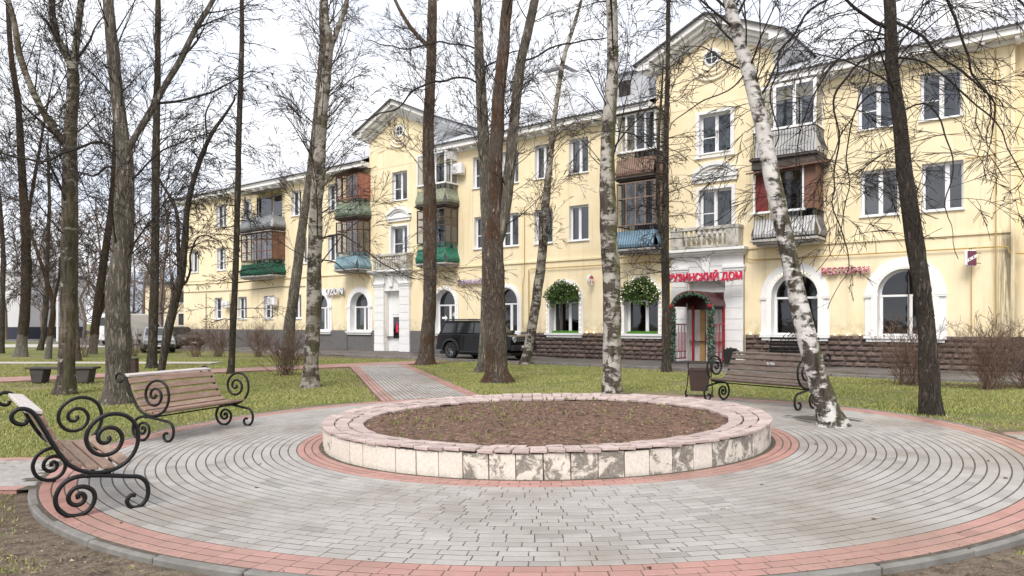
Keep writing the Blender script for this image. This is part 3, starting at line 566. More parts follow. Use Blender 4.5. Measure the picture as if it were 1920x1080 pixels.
# square litter bin next to the dark bench
tb = empty('litter_bin', at_plaza(3.98, 15.85), -.35); tag(tb, 'square rusty brown litter bin on a scrolled iron stand', 'bin')
q = MB(); t_, b_ = .21, .165
for (z0, w0, z1, w1) in ((.14,b_,.6,t_),):
    q.add([(-w0,-w0,z0),(w0,-w0,z0),(w0,w0,z0),(-w0,w0,z0),(-w1,-w1,z1),(w1,-w1,z1),(w1,w1,z1),(-w1,w1,z1)], [(3,2,1,0),(0,1,5,4),(1,2,6,5),(2,3,7,6),(3,0,4,7)])
    w2 = w1-.012; q.add([(-w2,-w2,z1-.002),(w2,-w2,z1-.002),(w2,w2,z1-.002),(-w2,w2,z1-.002),(-.14,-.14,.2),(.14,-.14,.2),(.14,.14,.2),(-.14,.14,.2)], [(0,1,5,4),(1,2,6,5),(2,3,7,6),(3,0,4,7),(4,5,6,7)])
q.build('bucket', MAT['brown'], tb)
q = MB(); q.box(-t_-.01,t_+.01,-t_-.012,-t_+.003,.57,.605); q.box(-t_-.01,t_+.01,t_-.003,t_+.012,.57,.605); q.build('rim_bar', MAT['brown'], tb)
for sx in (-1, 1):
    P = [(sx*.235, y, z) for y, z in [(.05,.72)] + [(-.03,.75),(-.06,.7),(-.01,.66),(.03,.69)]]
    P = spline([(sx*.235,.02,.69),(sx*.235,.045,.725),(sx*.235,.0,.755),(sx*.235,-.045,.72),(sx*.235,-.02,.66),(sx*.235,.02,.55),(sx*.25,.03,.35),(sx*.27,-.02,.14),(sx*.27,-.11,.05),(sx*.27,-.19,.06),(sx*.27,-.2,.12),(sx*.27,-.15,.145),(sx*.27,-.125,.11)], .02)
    q = MB(); q.tube(P, .011, 6); q.tube([(sx*.27,-.16,.022),(sx*.27,.2,.022)], .011, 6); q.build('stand_scroll', MAT['iron'], tb, smooth=True)
q = MB(); q.tube([(-.27,-.1,.05),(.27,-.1,.05)], .01, 6); q.build('stand_bar', MAT['iron'], tb)
# short brown post beside the thick tree
o = MB().box(-.11,.11,-.11,.11,0,.56).build('wooden_bollard', MAT['brown'], loc=(-12.15, 24.0, 0), bevel=.02); tag(o, 'short square brown post at the edge of the reddish path', 'post')
q = MB().box(-.115,.115,-.115,.115,.5,.515); q.build('metal_band', MAT['iron'], o)

# ================================================================ the yellow apartment building
B = empty('apartment_building', (FO[0], FO[1], 0), FR)
tag(B, 'long yellow three storey apartment building with white trim and pediments', 'building')
A0, A1 = -35.1, 20.3; SPR = 2.75
GAB = [(-12.57, -7.1), (6.92, 12.24)]
F3 = [(17.5,18.8),(15.4,16.75),(2.2,3.3),(.1,1.2),(-2.1,-.96),(-4.1,-3.0),(-10.55,-9.25),(-16.65,-15.6),(-20.6,-19.5),(-30.2,-28.8),(9.0,10.4),(-26.6,-25.5)]
F2 = [(17.55,18.85),(15.5,16.8),(2.2,3.32),(.1,1.2),(-2.1,-.96),(-4.0,-2.9),(-10.6,-9.2),(-16.65,-15.6),(-20.0,-18.9),(-30.1,-28.9),(9.0,10.45),(-33.9,-32.8)]
F1 = [(-30.45,-29.35),(-27.2,-26.05),(-23.9,-22.75),(-20.6,-19.5)]
ARCH = [(17.0,.9,1.34),(13.05,.9,1.34),(6.2,.86,1.1),(1.95,.86,1.1),(-1.75,.78,1.0),(-6.15,.8,1.02),(-13.45,.84,1.2),(-17.4,.84,1.2)]   # centre, glass radius, surround radius
BAL = [(-25.1,-21.35),(-14.5,-12.5),(-7.35,-5.2),(5.5,7.4),(11.8,14.15)]
DOORL, DOORR = (-11.07,-9.81,0,3.6), (8.5,10.2,0,3.52)
holes = [(a,b,8.95,10.65) for a,b in F3] + [(a,b,5.68,7.4) for a,b in F2] + [(a,b,2.0,3.62) for a,b in F1]
holes += [(c-r,c+r,1.2,SPR+r) for c,r,_ in ARCH] + [DOORL, DOORR]
for a,b in BAL: holes += [(a+.35,b-.35,5.15,7.4),(a+.35,b-.35,8.4,10.65)]
TOP = 11.35
xs = sorted({A0, A1, *[h[0] for h in holes], *[h[1] for h in holes]}); zs = sorted({0, TOP, *[h[2] for h in holes], *[h[3] for h in holes]})
w = MB()
for i in range(len(xs)-1):
    run = None
    for j in range(len(zs)-1):
        cx, cz = (xs[i]+xs[i+1])/2, (zs[j]+zs[j+1])/2
        solid = not any(h[0] < cx < h[1] and h[2] < cz < h[3] for h in holes)
        if solid and run is None: run = zs[j]
        if run is not None and (not solid or j == len(zs)-2):
            top = zs[j] if not solid else zs[j+1]; w.quad((xs[i],0,run),(xs[i+1],0,run),(xs[i+1],0,top),(xs[i],0,top)); run = None
NA_ = 20
for c, r, _ in ARCH:                     # spandrels above the arches
    P = [(c+r*math.cos(math.pi*k/NA_), SPR+r*math.sin(math.pi*k/NA_)) for k in range(NA_+1)]
    for k in range(NA_):
        (x0,z0),(x1,z1) = P[k], P[k+1]; w.quad((x0,0,z0),(x0,0,SPR+r),(x1,0,SPR+r),(x1,0,z1))
w.quad((A1,0,0),(A1,.5,0),(A1,.5,TOP),(A1,0,TOP)); w.quad((A1,.5,0),(30,.5,0),(30,.5,11.4),(A1,.5,11.4)); w.quad((30,.5,0),(30,13,0),(30,13,11.4),(30,.5,11.4))
w.quad((A0,13,0),(A0,0,0),(A0,0,TOP),(A0,13,TOP)); w.quad((30,13,0),(A0,13,0),(A0,13,11.4),(30,13,11.4))
w.quad((A0,0,TOP),(A1,0,TOP),(A1,13,TOP),(A0,13,TOP))
w.build('wall', MAT['wall'], B)
q = MB(); q.quad((A0,2.6,0),(A1,2.6,0),(A1,2.6,TOP),(A0,2.6,TOP))
for h in (.9, 4.9, 8.15, 11.3): q.quad((A0,.01,h),(A1,.01,h),(A1,2.6,h),(A0,2.6,h))
for a in (-33,-31.5,-28,-24.5,-21,-18.5,-15.2,-11.8,-8.2,-4.6,-2.5,-.4,1.6,4.2,8.0,11.2,15.0,17.1,19.6): q.quad((a,.05,0),(a,2.6,0),(a,2.6,TOP),(a,.05,TOP))
q.build('interior', MAT['room'], B)
# belt course, plinth
q = MB(); q.box(A0,7.5,-.07,-.002,4.74,4.83); q.box(11.2,A1,-.07,-.002,4.74,4.83); q.build('belt_course', MAT['wall'], B)
for a,b in ((A0,-18.6),(-16.2,-14.65),(-12.25,-11.98),(-8.9,-7.2),(-5.1,-2.8),(-.72,-.4)): box('plinth', MAT['plinth'], B, a,b,-.09,-.002,0,1.24, bevel=.01)
for a,b in ((-18.6,-16.2),(-14.65,-12.25),(-7.2,-5.1),(-2.8,-.72)): box('plinth', MAT['plinth'], B, a+.002,b-.002,-.03,-.002,0,1.05)
sp = MB().box(-.39,7.7,-.03,-.002,0,1.2).box(11.05,A1,-.03,-.002,0,1.2).box(A1-.03,30,-.03,.49,0,1.2).build('stone_plinth', MAT['joint'], B)
stm = []; srng = random.Random(11)
for j in range(4):
    q = MB(); n1, n2 = 5, 3
    for i2 in range(n2+1):
        for i1 in range(n1+1):
            e = i1 in (0,n1) or i2 in (0,n2); q.v.append((-.5+i1/n1, 0 if e else -.055-srng.uniform(0,.045), -.5+i2/n2))
    q.f = [(a*(n1+1)+b, a*(n1+1)+b+1, (a+1)*(n1+1)+b+1, (a+1)*(n1+1)+b) for a in range(n2) for b in range(n1)]
    stm.append(q.mesh('stone', MAT['stone']))
nst = 0
for row in range(6):
    zc = .1+.2*row
    for lo, hi in ((-.39,7.7),(11.05,A1)):
        a = lo
        while a < hi-.05:
            L = min(srng.choice((.3,.42,.5,.58)), hi-a)
            rec = .0
            for c, r, ro in ARCH:
                if abs(a+L/2-c) < ro-.1 and row > 4: rec = 1
            if not rec and nst < 296:
                o = link(bpy.data.objects.new('stone', srng.choice(stm)), sp, (a+L/2, -.032, zc)); o.scale = (L-.015, 1, .187); nst += 1
            a += L
# ---- windows
wr = random.Random(21)
def window(a, b, z0, z1, y=.2, trim=False, sill=True, mull=1, cur=None):
    t = .055
    f = MB(); f.box(a,b,y,y+.07,z0,z0+t); f.box(a,b,y,y+.07,z1-t,z1); f.box(a,a+t,y+.001,y+.069,z0+t,z1-t); f.box(b-t,b,y+.001,y+.069,z0+t,z1-t)
    c = a+(b-a)*wr.choice((.5,.5,.6,.45)); f.box(c-.045,c+.045,y-.01,y+.068,z0+t,z1-t)
    for p, s in ((a+t,c-.045),(c+.045,b-t)):     # sash rims
        f.box(p,s,y+.005,y+.06,z0+t,z0+t+.035); f.box(p,s,y+.005,y+.06,z1-t-.035,z1-t); f.box(p,p+.03,y+.006,y+.059,z0+t+.035,z1-t-.035); f.box(s-.03,s,y+.006,y+.059,z0+t+.035,z1-t-.035)
    if wr.random() < .55: zt = z0+(z1-z0)*.42; f.box(a+t+.03,c-.075,y+.004,y+.058,zt-.02,zt+.02)
    o = f.build('window', MAT['upvc'], B)
    MB().quad((a+t,y+.035,z0+t),(c,y+.035,z0+t),(c,y+.035,z1-t),(a+t,y+.035,z1-t)).build('pane', MAT['glass'], o)
    MB().quad((c,y+.035,z0+t),(b-t,y+.035,z0+t),(b-t,y+.035,z1-t),(c,y+.035,z1-t)).build('pane', MAT['glass'], o)
    rv = MB(); rv.quad((a,0,z0),(a,y,z0),(a,y,z1),(a,0,z1)); rv.quad((b,y,z0),(b,0,z0),(b,0,z1),(b,y,z1)); rv.quad((a,y,z1),(b,y,z1),(b,0,z1),(a,0,z1)); rv.quad((a,0,z0),(b,0,z0),(b,y,z0),(a,y,z0)); rv.build('reveal', MAT['white'], o)
    if sill: box('sill', MAT['upvc'], o, a-.05, b+.05, -.08, y-.002, z0-.04, z0-.003)
    cur = wr.random() if cur is None else cur; cm_ = MAT[wr.choice(('curtain','curtain','curtain2','curtain','curtain3'))]; zc_ = z0+.02 if wr.random() < .75 else z0+(z1-z0)*.45
    if cur < .75:
        for lo, hi in (((a+.05, a+(b-a)*wr.uniform(.2,.45)),(a+(b-a)*wr.uniform(.6,.85), b-.05)) if cur < .45 else ((a+.05,b-.05),)):
            q = MB(); n_ = 16
            for i in range(n_+1):
                x = lo+(hi-lo)*i/n_; yy = y+.22+.03*math.sin(i*1.9)
                q.v += [(x,yy,zc_),(x,yy,z1-.02)]
            q.f = [(2*i,2*i+2,2*i+3,2*i+1) for i in range(n_)]; q.build('curtain', cm_, o)
    if trim:
        q = MB(); q.box(a-.16,a-.002,-.05,-.003,z0-.1,z1+.12); q.box(b+.002,b+.16,-.05,-.003,z0-.1,z1+.12); q.box(a-.002,b+.002,-.05,-.003,z1+.002,z1+.12); q.box(a-.2,b+.2,-.1,-.003,z0-.2,z0-.1); q.build('surround', MAT['white'], o)
    return o
for a,b in F3: window(a,b,8.95,10.65, trim=(a in (9.0,)))
for a,b in F2: window(a,b,5.68,7.4, trim=(a in (9.0,-10.6)))
for a,b in F1: window(a,b,2.0,3.62, cur=.9)
# ---- arched shop windows
def arc_pts(c, r, n=NA_): return [(c+r*math.cos(math.pi*k/n), SPR+r*math.sin(math.pi*k/n)) for k in range(n+1)]
def ring_band(mb, c, r0, r1, y0, y1, zb):        # arch band with straight legs down to zb
    P0 = [(c+r0, zb)] + arc_pts(c, r0) + [(c-r0, zb)]; P1 = [(c+r1, zb)] + arc_pts(c, r1) + [(c-r1, zb)]; n = len(P0)
    vs_ = [(x,y0,z) for x,z in P0] + [(x,y0,z) for x,z in P1] + [(x,y1,z) for x,z in P0] + [(x,y1,z) for x,z in P1]
    fs = []
    for i in range(n-1): fs += [(i,n+i,n+i+1,i+1), (i,i+1,2*n+i+1,2*n+i), (n+i,3*n+i,3*n+i+1,n+i+1)]
    fs += [(0,2*n,3*n,n),(n-1,2*n-1,4*n-1,3*n-1)]; mb.add(vs_, fs)
for wi, (c, r, ro) in enumerate(ARCH):
    y = .28; sash = .07
    f = MB(); ring_band(f, c, r-sash, r, y, y+.07, 1.25); f.box(c-r,c+r,y-.002,y+.072,1.2,1.28); f.box(c-r+.002,c+r-.002,y-.012,y+.066,SPR-.1,SPR-.02); f.box(c-.045+.12,c+.045+.12,y-.01,y+.065,1.28,SPR-.1)
    for p in (c-r+sash, c+r-sash-.035, c+.04, c+.165): f.box(p,p+.035,y+.004,y+.06,1.28,SPR-.1)
    o = f.build('arched_window', MAT['upvc'], B)
    gm = MAT['glass'] if wi > 5 else MAT['glassd']
    MB().quad((c-r+.03,y+.035,1.25),(c+.12,y+.035,1.25),(c+.12,y+.035,SPR-.06),(c-r+.03,y+.035,SPR-.06)).build('pane', gm, o)
    MB().quad((c+.12,y+.035,1.25),(c+r-.03,y+.035,1.25),(c+r-.03,y+.035,SPR-.06),(c+.12,y+.035,SPR-.06)).build('pane', gm, o)
    MB().poly([(x,y+.035,z) for x,z in arc_pts(c, r-.03)]).build('lunette_pane', gm, o)
    rv = MB(); P = [(c+r,1.2)] + arc_pts(c, r) + [(c-r,1.2)]
    for i in range(len(P)-1): rv.quad((P[i][0],-.01,P[i][1]),(P[i+1][0],-.01,P[i+1][1]),(P[i+1][0],y,P[i+1][1]),(P[i][0],y,P[i][1]))
    rv.build('reveal', MAT['white'], o)
    s = MB(); ring_band(s, c, r+.01, (r+ro)/2, -.11, -.002, 1.2); ring_band(s, c, (r+ro)/2+.002, ro, -.06, -.0025, 1.2)
    if ro > 1.15:
        for sx in (-1, 1): x = c+sx*(ro+r)/2; s.box(x-(ro-r)/2-.02,x+(ro-r)/2+.02,-.135,-.112,SPR-.06,SPR+.04); s.box(x-(ro-r)/2-.01,x+(ro-r)/2+.01,-.125,-.112,SPR-.12,SPR-.062)
    s.build('archivolt', MAT['white'], o)
    s = MB(); s.box(c-ro-.02,c+ro+.02,-.2,.27,1.1,1.19); s.box(c-ro+.05,c+ro-.05,-.13,-.004,.98,1.098); s.build('sill', MAT['white'], o)
    if wi in (6, 7):
        q = MB()
        for i in range(25): x = c-.75+1.5*i/24; q.v += [(x,y+.3+.02*math.sin(i*2),1.3),(x,y+.3+.02*math.sin(i*2),SPR)]
        q.f = [(2*i,2*i+2,2*i+3,2*i+1) for i in range(24)]; q.build('blind', MAT['curtain'], o)
# ---- balconies
BELLY = [(.0,1.02),(.0,.8),(.01,.66),(.05,.5),(.12,.33),(.155,.2),(.12,.08),(.05,.01)]
def brail(name, a, b, zs_, dep, off, wav, sp, rad, mat, parent):     # curved bars on three sides
    q = MB(); H = 1.0
    def bar(px, py, ox, oy):
        P = [(px+ox*(o_*wav+off), py+oy*(o_*wav+off), zs_+h*H) for o_, h in BELLY]; q.tube(P, rad, 4, cap=False)
    n = max(3, int((b-a)/sp))
    for i in range(n+1): bar(a+(b-a)*i/n, -dep, 0, -1)
    n2 = max(2, int(dep/sp))
    for i in range(1, n2):
        bar(b, -dep*i/n2, 1, 0); bar(a, -dep*i/n2, -1, 0)
    for h, r in ((1.03,.022),(.03,.016)):
        e = off+(0 if h > .5 else .06*wav); q.tube([(a-e,-.01,zs_+h),(a-e,-dep-e,zs_+h),(b+e,-dep-e,zs_+h),(b+e,-.01,zs_+h)], r, 4)
    return q.build(name, mat, parent)
def bsheet(a, b, zs_, dep, mat, parent, top=1.0, belly=1):
    pr = [(o_*belly-.012, h) for o_, h in BELLY if h <= top]
    for nm, f_ in (('front', lambda o_,t: (a-o_*0+(b-a)*t, -dep-o_)), ('side', lambda o_,t: (b+o_, -dep+dep*t)), ('side', lambda o_,t: (a-o_, -dep+dep*t))):
        q = MB()
        for o_, h in pr:
            for t in (0,1): x, y = f_(o_, t); q.v.append((x, y, zs_+h))
        q.f = [(2*i,2*i+1,2*i+3,2*i+2) for i in range(len(pr)-1)]; q.build('infill_sheet', mat, parent)
def bglaze(a, b, z0, z1, dep, nf, ns, frame, parent, rows=(0.66,), th=.05, panes=True, skip=(), gl=None):
    f = MB(); y = -dep
    xs_ = [a+(b-a)*i/nf for i in range(nf+1)]; ys_ = [-dep+dep*i/ns for i in range(ns+1)]
    for x in xs_: f.box(x-th/2,x+th/2,y-.03,y+.03,z0,z1)
    for zz in (z0,)+tuple(z0+(z1-z0)*r for r in rows)+(z1-th,):
        f.box(a-th/2,b+th/2,y-.026,y+.026,zz,zz+th)
        for xx in (a, b): f.box(xx-.026,xx+.026,y+.027,-.002,zz+.001,zz+th-.001)
    for yy in ys_[1:]:
        for xx in (a, b): f.box(xx-.03,xx+.03,yy-th,min(yy,-.003),z0+.002,z1-.002)
    o = f.build('glazing_frame', frame, parent)
    if panes:
        for i in range(nf):
            if i not in skip: MB().quad((xs_[i],y,z0),(xs_[i+1],y,z0),(xs_[i+1],y,z1),(xs_[i],y,z1)).build('pane', gl or MAT['glass'], parent)
        for i in range(ns): MB().quad((b,ys_[i],z0),(b,ys_[i+1],z0),(b,ys_[i+1],z1),(b,ys_[i],z1)).build('pane', gl or MAT['glass'], parent)
    return o
def bslab(a, b, zt, dep, mat, moulded=True):
    s = MB(); s.box(a-.12,b+.12,-dep-.14,-.003,zt-.09,zt)
    if moulded: s.box(a-.04,b+.04,-dep-.05,-.004,zt-.17,zt-.092); s.box(a+.05,b-.05,-dep+.1,-.005,zt-.23,zt-.172)
    return s.build('balcony', mat, B, bevel=.01)
def bdoor(a, b, z0, z1, parent):         # balcony door and window in the wall behind
    c = a+(b-a)*.58; f = MB()
    for p, s_, zb in ((a+.35,c,z0+.75),(c+.06,b-.35,z0)):
        f.box(p,s_,.1,.15,zb,zb+.08); f.box(p,s_,.1,.15,z1-.08,z1); f.box(p,p+.07,.101,.149,zb+.08,z1-.08); f.box(s_-.07,s_,.101,.149,zb+.08,z1-.08)
    f.box(a+.35,c,.09,.16,z0,z0+.748); o = f.build('balcony_door', MAT['white'], parent)
    MB().quad((a+.4,.125,z0+.8),(b-.4,.125,z0+.8),(b-.4,.125,z1-.05),(a+.4,.125,z1-.05)).build('pane', MAT['glass'], parent)
def cm(name, col, **k):
    if name not in MAT: MAT[name] = mk(name, col, tuple(c*.65 for c in col), k.pop('sc', 2.5), k.pop('rough', .6), k.pop('bump', .1), dirt=k.pop('dirt', .35), dsc=4, dcol=(.16,.12,.09))
    return MAT[name]
S2, S3 = 4.98, 8.2
worn = cm('stained_slab', (.5,.48,.45), dirt=.6); dark_slab = cm('rotten_dark_slab', (.07,.055,.048), dirt=.6)
# column 1 (far left): open above, glazed brown and green below
a, b = BAL[0]
o = bslab(a,b,S3,1.0,dark_slab); brail('railing',a,b,S3,1.0,.012,1,.12,.011,cm('grey_rail',(.2,.22,.24)),o); bsheet(a,b,S3,1.0,cm('pale_grey_sheet',(.42,.45,.48)),o); bdoor(a,b,8.4,10.65,o)
q = MB(); q.add([(a+.4,-1.35,10.62),(b+.1,-1.35,10.72),(b+.1,0,10.98),(a+.4,0,10.9)],[(0,1,2,3)]); q.add([(a+.4,-1.35,10.58),(b+.1,-1.35,10.68),(b+.1,0,10.94),(a+.4,0,10.86)],[(3,2,1,0)]); q.build('awning', worn, o)
q = MB(); q.box(b-.06,b,-1.02,-.96,9.2,10.66); q.box(a+.4,a+.46,-1.02,-.96,9.2,10.6); q.build('awning_post', cm('dark_red_frame',(.12,.03,.025)), o)
o = bslab(a,b,S2,1.0,worn); brail('railing',a,b,S2,1.0,.012,1,.11,.012,cm('green_rail',(.01,.1,.06)),o); bsheet(a,b,S2,1.0,cm('green_sheet',(.015,.16,.1)),o); bdoor(a,b,5.15,7.4,o)
bglaze(a,b,6.05,7.92,1.0,6,2,cm('brown_red_frame',(.2,.075,.06)),o,(.3,.72)); MB().box(b-.02,b+.02,-.95,-.01,6.1,7.85).build('side_panel', cm('rust_panel',(.22,.12,.08)), o)
MB().box(a-.1,b+.15,-1.25,-.01,7.93,7.97).build('roof_sheet', worn, o)
# column 2: red wood above pale green, dark red above light blue
a, b = BAL[1]
o = bslab(a,b,S3,1.0,dark_slab); brail('railing',a,b,S3,1.0,.012,1,.1,.013,cm('sage_rail',(.14,.19,.14)),o); bsheet(a,b,S3,1.0,cm('sage_sheet',(.4,.5,.39)),o); bdoor(a,b,8.4,10.65,o)
bglaze(a,b,9.25,10.75,1.0,4,2,cm('salmon_frame',(.36,.12,.09)),o,(),panes=True,skip=(1,)); MB().box(b-.02,b+.015,-.96,-.01,9.3,10.7).build('side_panel', cm('salmon_panel',(.4,.17,.13)), o); MB().box(a+.5,a+1.0,-.3,-.25,9.3,10.6).build('inner_board', cm('maroon_board',(.16,.03,.03)), o)
q = MB(); q.add([(a-.25,-1.45,10.72),(b+.1,-1.45,10.98),(b+.1,0,11.18),(a-.25,0,11.0),(a-.25,-1.45,10.68),(b+.1,-1.45,10.94),(b+.1,0,11.14),(a-.25,0,10.96)],[(0,1,2,3),(7,6,5,4),(0,4,5,1),(1,5,6,2)]); q.build('awning', dark_slab, o)
o = bslab(a,b,S2,1.0,worn); brail('railing',a,b,S2,1.0,.012,1,.1,.013,cm('light_blue_rail',(.16,.3,.38)),o); bsheet(a,b,S2,1.0,cm('light_blue_sheet',(.4,.58,.66)),o); bdoor(a,b,5.15,7.4,o)
bglaze(a,b,6.0,7.9,1.0,4,2,cm('oxblood_frame',(.13,.035,.03)),o,(.7,))
# column 3: white glazing above cream green, old brown above teal
a, b = BAL[2]
o = bslab(a,b,S3,1.0,dark_slab); brail('railing',a,b,S3,1.0,.012,1,.1,.013,cm('olive_rail',(.13,.14,.1)),o); bsheet(a,b,S3,1.0,cm('cream_green_sheet',(.52,.56,.42)),o); bdoor(a,b,8.4,10.65,o)
bglaze(a,b,9.28,11.05,1.0,3,2,MAT['upvc'],o,(),.09); MB().box(b-.02,b+.02,-.95,-.01,10.6,11.05).build('side_panel', MAT['upvc'], o)
o = bslab(a,b,S2,1.0,worn); brail('railing',a,b,S2,1.0,.012,1,.1,.013,cm('teal_rail',(.02,.16,.11)),o); bsheet(a,b,S2,1.0,cm('teal_sheet',(.05,.3,.2)),o); bdoor(a,b,5.15,7.4,o)
bglaze(a,b,6.08,7.95,1.0,3,2,cm('old_brown_frame',(.12,.085,.065)),o,(.5,.72)); MB().box(b-.06,b-.04,-.95,-.02,7.0,7.9).build('curtain', cm('orange_curtain',(.5,.22,.1)), o); MB().box(b-.06,b-.04,-.95,-.02,6.1,6.99).build('curtain', MAT['curtain'], o)
# column 4: white glazing above brown tile, weathered above blue
a, b = BAL[3]
o = bslab(a,b,S3,1.0,dark_slab); brail('railing',a,b,S3,1.0,.016,.8,.11,.011,cm('black_rail',(.05,.035,.03)),o); bsheet(a,b,S3,1.0,cm('brown_tile_sheet',(.34,.22,.17)),o,belly=.8); bdoor(a,b,8.4,10.65,o)
bglaze(a,b,9.28,11.0,1.0,4,2,MAT['upvc'],o,(),.09,skip=(0,)); q = MB(); q.box(a-.15,b+.15,-1.2,-.01,11.01,11.05); q.build('roof_sheet', dark_slab, o)
o = bslab(a,b,S2,1.0,worn); brail('railing',a,b,S2,1.0,.012,1,.12,.013,cm('navy_rail',(.03,.045,.09)),o); bsheet(a,b,S2,1.0,cm('steel_blue_sheet',(.22,.36,.48)),o); bdoor(a,b,5.15,7.4,o)
bglaze(a,b,6.0,7.95,1.0,4,2,cm('weathered_frame',(.3,.2,.16)),o,(.62,)); q = MB()
for i in range(30): q.v += [(a+.1+1.5*i/29,-.8+.03*math.sin(i*1.7),6.05),(a+.1+1.5*i/29,-.8+.03*math.sin(i*1.7),7.9)]
q.f = [(2*i,2*i+2,2*i+3,2*i+1) for i in range(29)]; q.build('curtain', MAT['curtain'], o)
# column 5: white glazing above open bars, brown and red above white sheet
a, b = BAL[4]
o = bslab(a,b,S3-.05,1.15,dark_slab); MB().box(a-.05,b+.2,-1.2,-.01,7.72,8.0).build('soffit_beam', dark_slab, o); brail('railing',a,b,S3-.05,1.1,.03,1.1,.11,.012,MAT['iron'],o); bdoor(a,b,8.4,10.65,o)
box('white_skirt', cm('white_sheet',(.7,.7,.71),dirt=.3), o, a+.03, b-.03, -1.0, -.96, 8.16, 9.2); bglaze(a+.03,b-.03,9.2,11.0,.98,3,1,MAT['upvc'],o,(),.12); box('side_panel', MAT['white'], o, b-.05,b-.02,-.95,-.01,8.16,9.2)
o = bslab(a,b,S2-.02,1.05,worn); brail('railing',a,b,S2,1.0,.03,1.0,.11,.011,MAT['iron'],o); bsheet(a,b,S2,1.0,cm('white_sheet',(.7,.7,.71)),o,belly=.9)
box('ledge', MAT['upvc'], o, a-.12,b-.35,-1.2,-1.0,5.98,6.06); bdoor(a,b,5.15,7.4,o); cb = cm('cocoa_panel',(.2,.1,.07))
q = MB(); q.box(b-.06,b+.0,-1.0,-.01,6.0,7.8); q.box(a+.95,a+1.05,-1.02,-.96,6.06,7.75); q.box(b-.5,b-.4,-1.02,-.96,6.06,7.75); q.box(a,b,-1.02,-.96,7.55,7.8); q.box(b-.4,b-.06,-1.01,-.97,6.06,7.55); q.build('wood_enclosure', cb, o)
box('red_board', cm('dull_red_board',(.17,.02,.02)), o, a+.02,a+.5,-.95,-.9,6.06,7.55); box('post', MAT['upvc'], o, b-.48,b-.42,-1.06,-1.025,6.06,7.8); box('post', MAT['upvc'], o, a-.04,a+.02,-1.06,-1.0,6.06,7.6)
q = MB(); q.add([(a-.25,-1.3,7.62),(b+.3,-1.3,7.75),(b+.3,0,8.0),(a-.25,0,7.9),(a-.25,-1.3,7.56),(b+.3,-1.3,7.69),(b+.3,0,7.94),(a-.25,0,7.84)],[(0,1,2,3),(7,6,5,4),(0,4,5,1),(1,5,6,2)]); q.build('awning', cb, o)
MB().quad((a+1.05,-.99,6.06),(b-.5,-.99,6.06),(b-.5,-.99,7.55),(a+1.05,-.99,7.55)).build('pane', MAT['glassd'], o)
# ---- eaves with brackets, roof
segs = [(A0-.4, GAB[0][0]-.02), (GAB[0][1]+.02, GAB[1][0]-.02), (GAB[1][1]+.02, A1+.35)]
q = MB()
for a,b in segs:
    q.box(a,b,-.58,-.52,11.24,11.52); q.box(a,b,-.519,-.003,11.24,11.29); q.box(a,b,-.12,-.004,11.08,11.238); q.box(a,b,-.64,-.581,11.44,11.55)
for a,b in segs:
    for e in (a+.001, b-.041): q.box(e,e+.04,-.637,-.004,11.3,11.53)
q.build('eaves', MAT['white'], B)
brm = MB(); brm.prism([(0,0),(0,0)], 0, 0) if False else None
P = [(-.5,.0),(-.5,-.09),(-.46,-.15),(-.36,-.17),(-.25,-.13),(-.12,-.2),(0,-.2),(0,0)]
brm.add([(sx*.06, y, z) for sx in (-1,1) for y,z in P], [tuple(range(8)), tuple(range(15,7,-1))] + [(i,8+i,8+(i+1)%8,(i+1)%8) for i in range(8)])
brme = brm.mesh('bracket', MAT['white'], bevel=.008, fix=True)
for a,b in segs:
    n_ = int((b-a)/.92)
    for i in range(n_): link(bpy.data.objects.new('bracket', brme), B, (a+.4+(b-a-.6)*i/max(1,n_-1), -.013, 11.235))
rf = MB(); cols = int((A1+1-A0)/.05)
for y, z in ((-.7,11.56),(6.5,14.55)):
    for i in range(cols+1):
        xx = A0-.5+i*.05; cut = .9 if y < 0 and any(l_ < xx < h_ for l_, h_ in GAB) else 0     # the sheets start behind the gable fronts
        rf.v.append((xx, y+cut, z+cut*.415+.028*math.sin(i*math.pi/2)))
rf.f = [(i,i+1,cols+2+i,cols+1+i) for i in range(cols)]
rf.quad((A0-.5,6.5,14.55),(A1+.5,6.5,14.55),(A1+.5,13.7,11.56),(A0-.5,13.7,11.56)); rf.poly([(A0,0,11.35),(A0,6.5,14.5),(A0,13,11.35)]); rf.quad((A1+.3,-.3,11.5),(31,-.3,11.5),(31,7,14.6),(A1+.3,7,14.6))
roof = rf.build('roof', MAT['roof'], B)
q = MB()
for a,b in segs: q.box(a,b,-.69,-.645,11.49,11.548)
q.box(A1+.36,31,-.3,-.2,11.42,11.49); q.build('roof_edge', MAT['roofedge'], B)
for (a, y, w_, d_, z0, z1) in ((-1.3,4.2,.75,.6,13.0,15.5),(-32.0,2.6,.5,.45,12.4,13.7),(18.6,3.4,.9,.6,12.6,14.9)):
    q = MB().box(a-w_,a+w_,y-d_,y+d_,z0,z1).box(a-w_-.08,a+w_+.08,y-d_-.08,y+d_+.08,z1,z1+.12); c_ = q.build('chimney', MAT['white'], roof)
    q = MB(); q.add([(a-w_-.1,y-d_-.1,z1+.35),(a+w_+.1,y-d_-.1,z1+.35),(a+w_+.1,y+d_+.1,z1+.35),(a-w_-.1,y+d_+.1,z1+.35),(a,y-d_*.5,z1+.75),(a,y+d_*.5,z1+.75)],[(0,1,4),(1,2,5,4),(2,3,5),(3,0,4,5),(3,2,1,0)])
    for sx in (-1,1): q.box(a+sx*w_*.8-.04,a+sx*w_*.8+.04,y-.04,y+.04,z1+.12,z1+.35)
    q.build('chimney_cap', MAT['roof'], roof)
